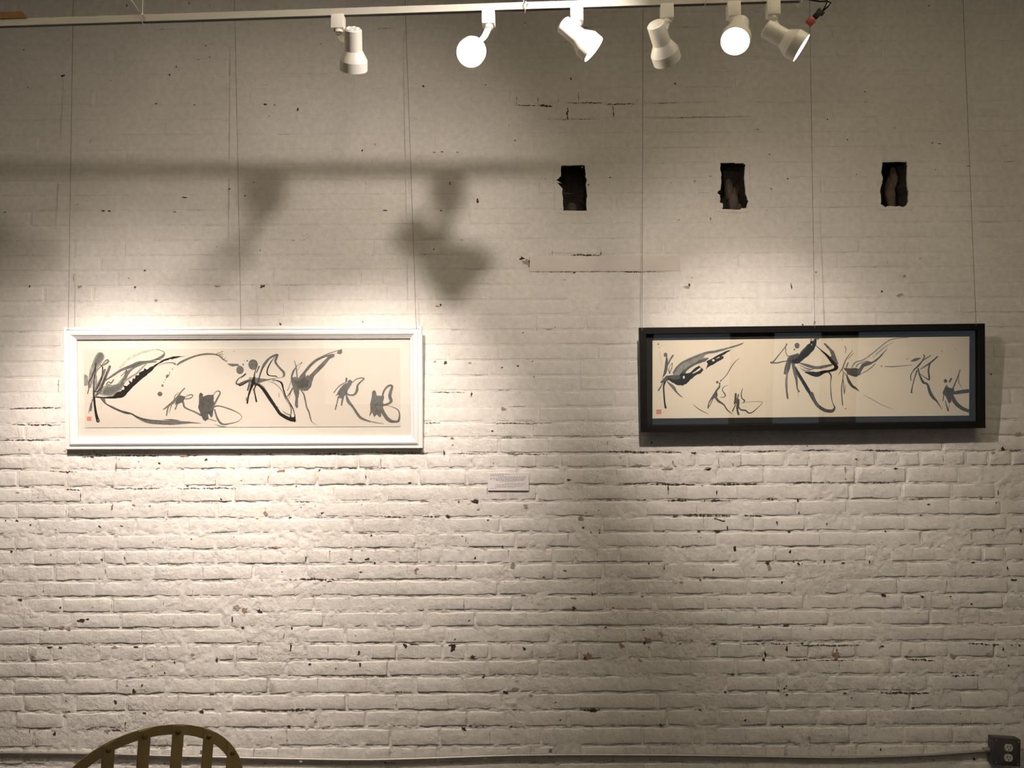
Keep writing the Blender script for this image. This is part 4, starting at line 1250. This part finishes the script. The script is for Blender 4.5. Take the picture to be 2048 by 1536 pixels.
def spot_head(rail_pt, head_c, dirv, label, power, size_deg=70, blend=1.0, vents=False, s=1.0, d_=None, s_=None, cat='spotlight', colr=LAMP, spill=None):
    """track head: adapter, stem, bent arm, stepped can, lamp face"""
    d_ = d_ or TD; s_ = s_ or TS
    dirv = Vector(dirv).normalized()
    root = empty('track_spotlight', rail_pt - Vector((0, 0, .0105)), label, cat, 'track spotlights')
    Rm = Matrix((d_, -s_, Vector((0, 0, 1)))).transposed()
    base = rail_pt - Vector((0, 0, .0105))
    MB().box(base - Vector((0, 0, .021)), (.038, .034, .044), Rm, .003).build('adapter', M['head'], root)
    stem_b = base - Vector((0, 0, .055))
    MB().lathe([(0, .0135), (.010, .0135), (.012, .008), (.016, .008)], base - Vector((0, 0, .042)), (0, 0, -1), 20).build('stem', M['head'], root)
    # can: local distance t along dirv measured from the can centre
    R_ = 0.0415 * s
    back, neck, flare, front = -.066 * s, -.004 * s, .022 * s, .054 * s
    prof = [(back, .004 * s), (back, .021 * s), (back + .004 * s, .0255 * s), (neck, .0262 * s), (flare, R_ * .97), (flare + .003 * s, R_), (front, R_), (front, R_ - .0018), (flare + .006, R_ - .0022), (flare, R_ - .004)]
    can = MB().lathe(prof, head_c, dirv, 36, cap=False)
    bm = can.bm
    can.build('can', M['head'], root, angle=18)
    MB().lathe([(front - .002, .001), (front - .003, R_ * .55), (front - .007, R_ - .0024)], head_c, dirv, 30, cap=False).build('lamp_face', M['bulb'], root)
    MB().lathe([(back - .0006, .0001), (back - .0006, .0205 * s)], head_c, dirv, 24, cap=False).build('rear_cap', M['head'], root)
    # arm from the stem to the side of the can
    side = dirv.cross(s_ if abs(dirv.dot(s_)) < .8 else Vector((0, 0, 1))).normalized()
    piv = head_c - dirv * (.022 * s)
    to = (stem_b - piv)
    to = to - dirv * to.dot(dirv)
    to = to.normalized() if to.length > .01 else side
    piv_s = piv + to * .027 * s
    mid = stem_b.lerp(piv_s, .45) + (stem_b - Vector((0, 0, .02)) - stem_b) * .25
    pts = catmull([tuple(stem_b + Vector((0, 0, .006))), tuple(mid), tuple(piv_s)], 5)
    m = MB()
    secs = []
    wv = (d_ if abs((piv_s - stem_b).normalized().dot(d_)) < .75 else s_)
    for q, p_ in enumerate(pts):
        p_ = Vector(p_)
        t_ = (Vector(pts[min(q + 1, len(pts) - 1)]) - Vector(pts[max(q - 1, 0)])).normalized()
        wq = (wv - t_ * wv.dot(t_)).normalized()
        nq = t_.cross(wq)
        secs.append([p_ + wq * .0085 + nq * .003, p_ - wq * .0085 + nq * .003, p_ - wq * .0085 - nq * .003, p_ + wq * .0085 - nq * .003])
    m.strip(secs); m.build('arm', M['head'], root)
    MB().lathe([(-.004, .0065), (.004, .0065)], piv_s, to, 14).build('pivot_screw', M['head'], root)
    if vents:
        a_ = dirv.orthogonal().normalized(); b_ = dirv.cross(a_)
        m = MB()
        for k in range(6):
            pc = head_c + dirv * (back - .0012) + (a_ * math.cos(k * math.pi / 3 + .4) + b_ * math.sin(k * math.pi / 3 + .4)) * .0155 * s
            m.lathe([(0, .0026), (.0006, .0026)], pc, dirv, 8)
        m.build('vent_hole', M['vent'], root)
    lamp_light('lamp_light', head_c + dirv * (front + .004), dirv, power, size_deg, blend, root).data.color = colr
    if spill:      # the weak wide part of the same lamp's beam
        lamp_light('lamp_spill', head_c + dirv * (front + .004), dirv, spill[0], spill[1], 1.0, root).data.color = colr
    return root


def head_at(px, py, rail_px, back=0.0):
    """centre of a can seen at (px, py), hanging at the rail's distance"""
    r = along(rail_px)
    return at_y(px, py, r.y + back)


UPI, VW = Vector((0, -.44, .90)), Vector((0, .90, .44))      # image-up and viewing direction near the rail
hd = lambda r, u, v: (Vector((1, 0, 0)) * r + UPI * u + VW * v).normalized()
spot_head(along(677), head_at(707, 103, 677, .0), hd(-.10, -.95, .27), 'white track spotlight pointing down at the wall with lit holes in its rear cap', POWER['painting'], 64, 1.0, True)
spot_head(along(977), head_at(946, 100, 977, -.05), hd(-.08, -.12, -.99), 'glaring track spotlight turned to the room, next to the one with lit holes', POWER['room'], 75, 1.0)
spot_head(along(1153), head_at(1159, 76, 1153, -.03), hd(.76, -.60, -.27), 'track spotlight pointing sideways to the right between two white cans', POWER['along'], 60, 1.0)
spot_head(along(1333), head_at(1324, 88, 1333, -.02), hd(.40, -.83, .38), 'track spotlight tilted at the wall over the black framed painting', POWER['black'], 56, 1.0, spill=(POWER['black_spill'], 104))
spot_head(along(1466), head_at(1475, 66, 1466, -.05), hd(-.30, -.42, -.86), 'glaring track spotlight turned to the room, beside the red and black clip end', POWER['room'], 75, 1.0)
spot_head(along(1545), head_at(1570, 78, 1545, -.03), hd(.82, -.45, -.36), 'track spotlight nearest the red and black clip, pointing along the rail', POWER['along'], 60, 1.0)
# the rail runs on past the picture's edge: one more head aimed at the white framed painting
hx = along(-75)
tgt = at_y(270, 1010, 0)
hc = hx + Vector((0.0, 0.02, -.105))
spot_head(hx, hc, tgt - hc, 'track spotlight at the far end of the rail aimed at the white framed painting', POWER['left_end'], 66, 1.0, spill=(POWER['left_spill'], 104))
# a second rail nearer the photographer; its lamp throws the shadow of the first rail on the wall
s2a, s2b = Vector((-1.6, -1.86, 3.04)), Vector((1.9, -1.86, 3.04))
track_rail('lighting_track', s2a, s2b, 'second white lighting track rail, further from the brick wall')
for px, wh in ((-1.2, 'empty'), (1.5, 'lamp')):
    tag(MB().tube([(px, -1.86, 3.0516), (px, -1.86, ZC)], .0013, 6).build('tie_wire', M['white_wire']), 'straight white tie wire holding the %s end of the second track' % wh, 'wire', 'tie wires of the second track')
hc = Vector((0.44, -1.85, 2.915))
tgt = at_y(560, 640, 0)
spot_head(Vector((0.44, -1.86, 3.04)), hc, tgt - hc, 'spotlight on the second rail aimed across the wall', POWER['second'], 84, 1.0, d_=Vector((1, 0, 0)), s_=Vector((0, -1, 0)))

for ux, pw_, lab in ((-1.15, 'up', 'added fill spotlight turned up at the ceiling beside the wire at the empty end'), (1.7, 'up_right', 'added fill spotlight turned up at the ceiling beside the wire at the lamp end')):  # added uplights whose ceiling bounce brightens the upper wall
    spot_head(Vector((ux, -1.86, 3.04)), Vector((ux, -1.93, 2.99)), (0, -.35, .94), lab, POWER[pw_], 130, 1.0, d_=Vector((1, 0, 0)), s_=Vector((0, -1, 0)), colr=SOFT)
# added globe lamps behind the camera, unseen, only to brighten the wall evenly
for gx_, lab in ((-1.5, 'opal globe pendant lamp, added out of view, in front of the shop window'), (1.9, 'opal globe pendant lamp, added out of view, near the row of shop windows')):
    root = empty('fill_globe_lamp', (gx_, -6.0, ZC), lab, 'lamp', 'pendant lamps')
    MB().tube([(gx_, -6.0, ZC), (gx_, -6.0, 3.16)], .004, 8).build('cord', M['black_plastic'], root)
    MB().lathe([(0, .03), (.05, .035), (.06, .05)], (gx_, -6.0, 3.20), (0, 0, -1), 20).build('lamp_holder', M['steel'], root)
    MB().lathe([(.13 * (1 - math.cos(math.pi * k / 14)), .13 * math.sin(math.pi * k / 14) + .0005) for k in range(15)], (gx_, -6.0, 3.15), (0, 0, -1), 28, cap=False).build('globe', M['globe'], root)
    ld = bpy.data.lights.new('lamp_light', 'POINT'); ld.energy = POWER['filler']; ld.color = SOFT; ld.shadow_soft_size = .13
    lo = bpy.data.objects.new('lamp_light', ld); col.objects.link(lo); lo.location = (gx_, -6.0, 2.86)
    lo.parent = root; lo.matrix_parent_inverse = world_of(root).inverted()

# wooden batten lying on the rail
a_, b_ = at_y(-60, 36, along(-60).y), at_y(57, 33, along(57).y)
za = ZT + .0105
m = MB()
dx = (b_ - a_).normalized(); dx.z = 0; dx.normalize()
L_ = (b_ - a_).length
q0 = Vector((a_.x, a_.y, za)); q1 = Vector((b_.x, b_.y, za))
secs = [[q0 + TS * .012, q0 - TS * .012, q0 - TS * .012 + Vector((0, 0, .021)), q0 + TS * .012 + Vector((0, 0, .021))],
        [q1 + TS * .012, q1 - TS * .012, q1 - TS * .012 - TD * .014 + Vector((0, 0, .021)), q1 + TS * .012 - TD * .014 + Vector((0, 0, .021))]]
m.strip(secs)
tag(m.build('wooden_batten', M['wood'], smooth=False), 'short brown wooden batten lying on the lighting track', 'batten')

# red and black clip on a black lead at the end of the rail
yc = along(1600).y
pp = lambda x, y, o=0.0: at_y(x, y, yc + o)
root = empty('cable_clip', pp(1618, 48), 'red tipped black cable clip dangling at the end of the lighting track', 'clip')
MB().tube([Vector((trk_b.x + .006, trk_b.y, trk_b.z))] + [pp(*q) for q in ((1622, 0), (1640, 3), (1653, 2, -.01))] + [pp(1662, 6, -.01), pp(1655, 14, -.005), pp(1648, 20), pp(1643, 25)], .0024, 8).build('lead', M['black_plastic'], root)
MB().tube([pp(1655, -30), pp(1655, -5), pp(1652, 10), pp(1644, 24)], .0020, 8).build('lead', M['black_plastic'], root)
ax = (pp(1617, 47) - pp(1640, 24)).normalized()
ce = Vector((0, -1, 0)); ce = (ce - ax * ce.dot(ax)).normalized()
Rc = Matrix((ax, ce, ax.cross(ce))).transposed()
MB().box(pp(1635, 29), (.026, .012, .016), Rc, .002).box(pp(1641, 24), (.010, .010, .022), Rc, .001).build('body', M['black_plastic'], root)
MB().box(pp(1621, 42), (.022, .013, .019), Rc, .003).build('red_tip', M['red'], root)
MB().box(pp(1625, 47.5), (.020, .010, .006), Rc, .001).build('jaw', M['red'], root)
MB().box(pp(1657, 11), (.016, .004, .009), Rc, .001).build('white_tag', M['card'], root)

# ------------------------------------------------------------------ conduit and outlet box
path_px = [(-330, 1503), (-120, 1504), (0, 1506), (200, 1508), (330, 1512), (450, 1515), (600, 1518.5), (740, 1520), (900, 1515.5), (1000, 1512), (1100, 1510.5), (1200, 1510), (1350, 1511), (1500, 1513), (1650, 1515.5), (1760, 1514), (1860, 1510), (1940, 1504.5), (1984, 1501.5)]
pts = catmull([tuple(at_y(x, y, -0.0125)) for x, y in path_px], 24)
acc = [0.0]
for p_, q_ in zip(pts[:-1], pts[1:]): acc.append(acc[-1] + (Vector(q_) - Vector(p_)).length)
path, radii = [], []
step = 0.0032
n = int(acc[-1] / step)
jx = 0
for k in range(n + 1):
    s_ = min(k * step, acc[-1])
    while jx < len(acc) - 2 and acc[jx + 1] < s_: jx += 1
    t_ = (s_ - acc[jx]) / max(1e-9, acc[jx + 1] - acc[jx])
    path.append(Vector(pts[jx]).lerp(Vector(pts[jx + 1]), t_))
    radii.append(0.0056 if k % 2 else 0.0068)
root = empty('flexible_conduit', path[len(path) // 2], 'ribbed metal conduit running low along the brick wall', 'conduit')
MB().tube(path, .0065, 9, radii).build('ribbed_tube', M['steel'], root, angle=80)
for px, py in ((1101, 1510.5), (402, 1513.5)):
    p_ = at_y(px, py, -0.0125)
    m = MB()
    m.strip([[p_ + Vector((sx * .006, .009 * math.sin(a0) * -1 if True else 0, .009 * math.cos(a0))) for a0 in [k * math.pi / 6 for k in range(7)]] + [p_ + Vector((sx * .006, .0105 * -math.sin(a0), .0105 * math.cos(a0))) for a0 in [k * math.pi / 6 for k in range(6, -1, -1)]] for sx in (-1, 1)])
    m.box(p_ + Vector((0, .006, .016)), (.012, .002, .016))
    m.build('strap', M['steel'], root)

bc = at_y(2013, 1504, -0.045)
rz = Matrix.Rotation(math.radians(4.0), 3, 'Y')
root = empty('outlet_box', Vector((bc.x, -0.005, bc.z - .058)), 'dark steel outlet box with two ivory sockets at the conduit end', 'outlet')
L3 = lambda x, y, z: Vector((bc.x, 0, bc.z)) + rz @ Vector((x, y, z))
MB().box(L3(0, -.0235, 0), (.112, .039, .112), rz, .006).build('box_body', M['box'], root)
MB().box(L3(0.002, -.0455, 0), (.108, .005, .108), rz, .002).box(L3(0.004, -.049, -.001), (.074, .004, .094), rz, .0015).build('cover_plate', M['box'], root)
for zz in (.020, -.0205):
    m = MB()
    secs = []
    for yy in (-.0505, -.0545):
        ring = []
        for k in range(20):
            a_ = 2 * math.pi * k / 20
            ring.append(L3(.004 + .0172 * math.cos(a_), yy, zz + max(-.0140, min(.0140, .0172 * math.sin(a_)))))
        secs.append(ring)
    m.strip(secs)
    so = m.build('socket', M['ivory'], root, smooth=False)
    m = MB()
    m.box(L3(-.002, -.0548, zz + .004), (.0026, .001, .0085), rz).box(L3(.0105, -.0548, zz + .004), (.0026, .001, .0070), rz)
    m.lathe([(0, .0026), (.001, .0026)], L3(.004, -.0548, zz - .0075), (0, 1, 0), 10)
    m.build('socket_slots', M['black_slot'], so, smooth=False)
for xx, zz in ((-.045, .045), (.047, .045), (-.045, -.045), (.047, -.045), (.004, 0)):
    MB().lathe([(0, .0032), (.0012, .0030), (.0018, .0018)], L3(xx, -.048 if xx != .004 else -.051, zz), (0, -1, 0), 12).build('screw', M['steel'], root)
e = path[-1]
MB().lathe([(-.020, .010), (-.004, .010), (-.004, .013), (.001, .013)], L3(-.057, -.0125, (e.z - bc.z)), (1, 0, 0), 16).build('conduit_fitting', M['steel'], root)

# ------------------------------------------------------------------ chair with hooped slat back
yaw = math.radians(30)
top = at_y(316, 1451, -1.74)
ZTOP = top.z
SEAT = 0.45
CYb = Vector((math.sin(yaw), -math.cos(yaw), 0)); CXb = Vector((math.cos(yaw), math.sin(yaw), 0))
REC = math.tan(math.radians(16)); RHO = 0.42; RB = 0.215
org = top - CYb * ((ZTOP - SEAT) * REC); org.z = 0.0
root = empty('slat_back_chair', org + Vector((0, 0, 0)) - CYb * .22, 'brass coloured metal chair with riveted slats in a rounded hoop back', 'chair')


def bk(x, z, off=0.0):
    """point of the curved, reclined back: x sideways, z height, off outwards"""
    y = -x * x / (2 * RHO) + (z - SEAT) * REC + off
    return org + CXb * x + CYb * y + Vector((0, 0, z))


zc_ = ZTOP - RB
hoop = [(-RB * .94, SEAT - .02), (-RB * .97, SEAT + .06), (-RB, zc_ - .06)]
hoop += [(RB * math.cos(math.pi - math.pi * k / 28), zc_ + RB * math.sin(math.pi * k / 28)) for k in range(29)]
hoop += [(RB, zc_ - .06), (RB * .97, SEAT + .06), (RB * .94, SEAT - .02)]
WB, TH = .023, .0045
secs = []
for k, (x, z) in enumerate(hoop):
    xa, za_ = hoop[max(0, k - 1)]; xb, zb_ = hoop[min(len(hoop) - 1, k + 1)]
    l = math.hypot(xb - xa, zb_ - za_)
    nx, nz = (zb_ - za_) / l, -(xb - xa) / l      # inwards (path runs left, over, right)
    secs.append([bk(x, z, 0), bk(x + nx * WB, z + nz * WB, 0), bk(x + nx * WB, z + nz * WB, TH), bk(x, z, TH)])
m = MB(); m.strip(secs); m.build('hoop', M['chair'], root, angle=35)
for xs in (-.097, -.027, .043, .113, .174):
    zt = zc_ + math.sqrt(RB * RB - xs * xs) - .003
    n = 8
    secs = []
    for k in range(n + 1):
        z = zt + (SEAT - .01 - zt) * k / n
        zl = zc_ + math.sqrt(RB * RB - (xs - .0125) ** 2) - .002 if k == 0 else z
        zr = zc_ + math.sqrt(RB * RB - (xs + .0125) ** 2) - .002 if k == 0 else z
        o0 = TH + .0002
        secs.append([bk(xs - .0125, zl, o0), bk(xs + .0125, zr, o0), bk(xs + .0125, zr, o0 + .003), bk(xs - .0125, zl, o0 + .003)])
    m = MB(); m.strip(secs)
    sl = m.build('slat', M['chair'], root, angle=35)
    pv = bk(xs, zt - .014, TH + .003)
    nrm = (bk(xs, zt, .1) - bk(xs, zt, 0)).normalized()
    MB().lathe([(0, .0062), (.002, .0058), (.0036, .004), (.0044, .0005)], pv, nrm, 14).build('rivet', M['chair_dark'], sl)
# seat, apron and four legs below the picture's edge
sc = org - CYb * .215
ringp = lambda r, z: [sc + (CXb * math.cos(2 * math.pi * k / 28) * 1.05 + CYb * math.sin(2 * math.pi * k / 28)) * r + Vector((0, 0, z)) for k in range(28)]
m = MB(); m.strip([ringp(.205, SEAT - .005), ringp(.222, SEAT + .006), ringp(.222, SEAT + .026), ringp(.200, SEAT + .038)]); m.build('seat', M['leather'], root)
m = MB(); m.strip([ringp(.212, SEAT - .045), ringp(.212, SEAT - .006)]); m.build('seat_ring', M['chair'], root)
for sx in (-1, 1):
    for sy in (-1, 1):
        a_ = sc + CXb * sx * .150 + CYb * sy * .140 + Vector((0, 0, SEAT - .04))
        b_ = sc + CXb * sx * .205 + CYb * sy * .195
        m = MB(); m.tube([a_, a_.lerp(b_, .5), b_ + Vector((0, 0, .0))], .012, 10, [.014, .013, .011]); m.build('leg', M['chair'], root)
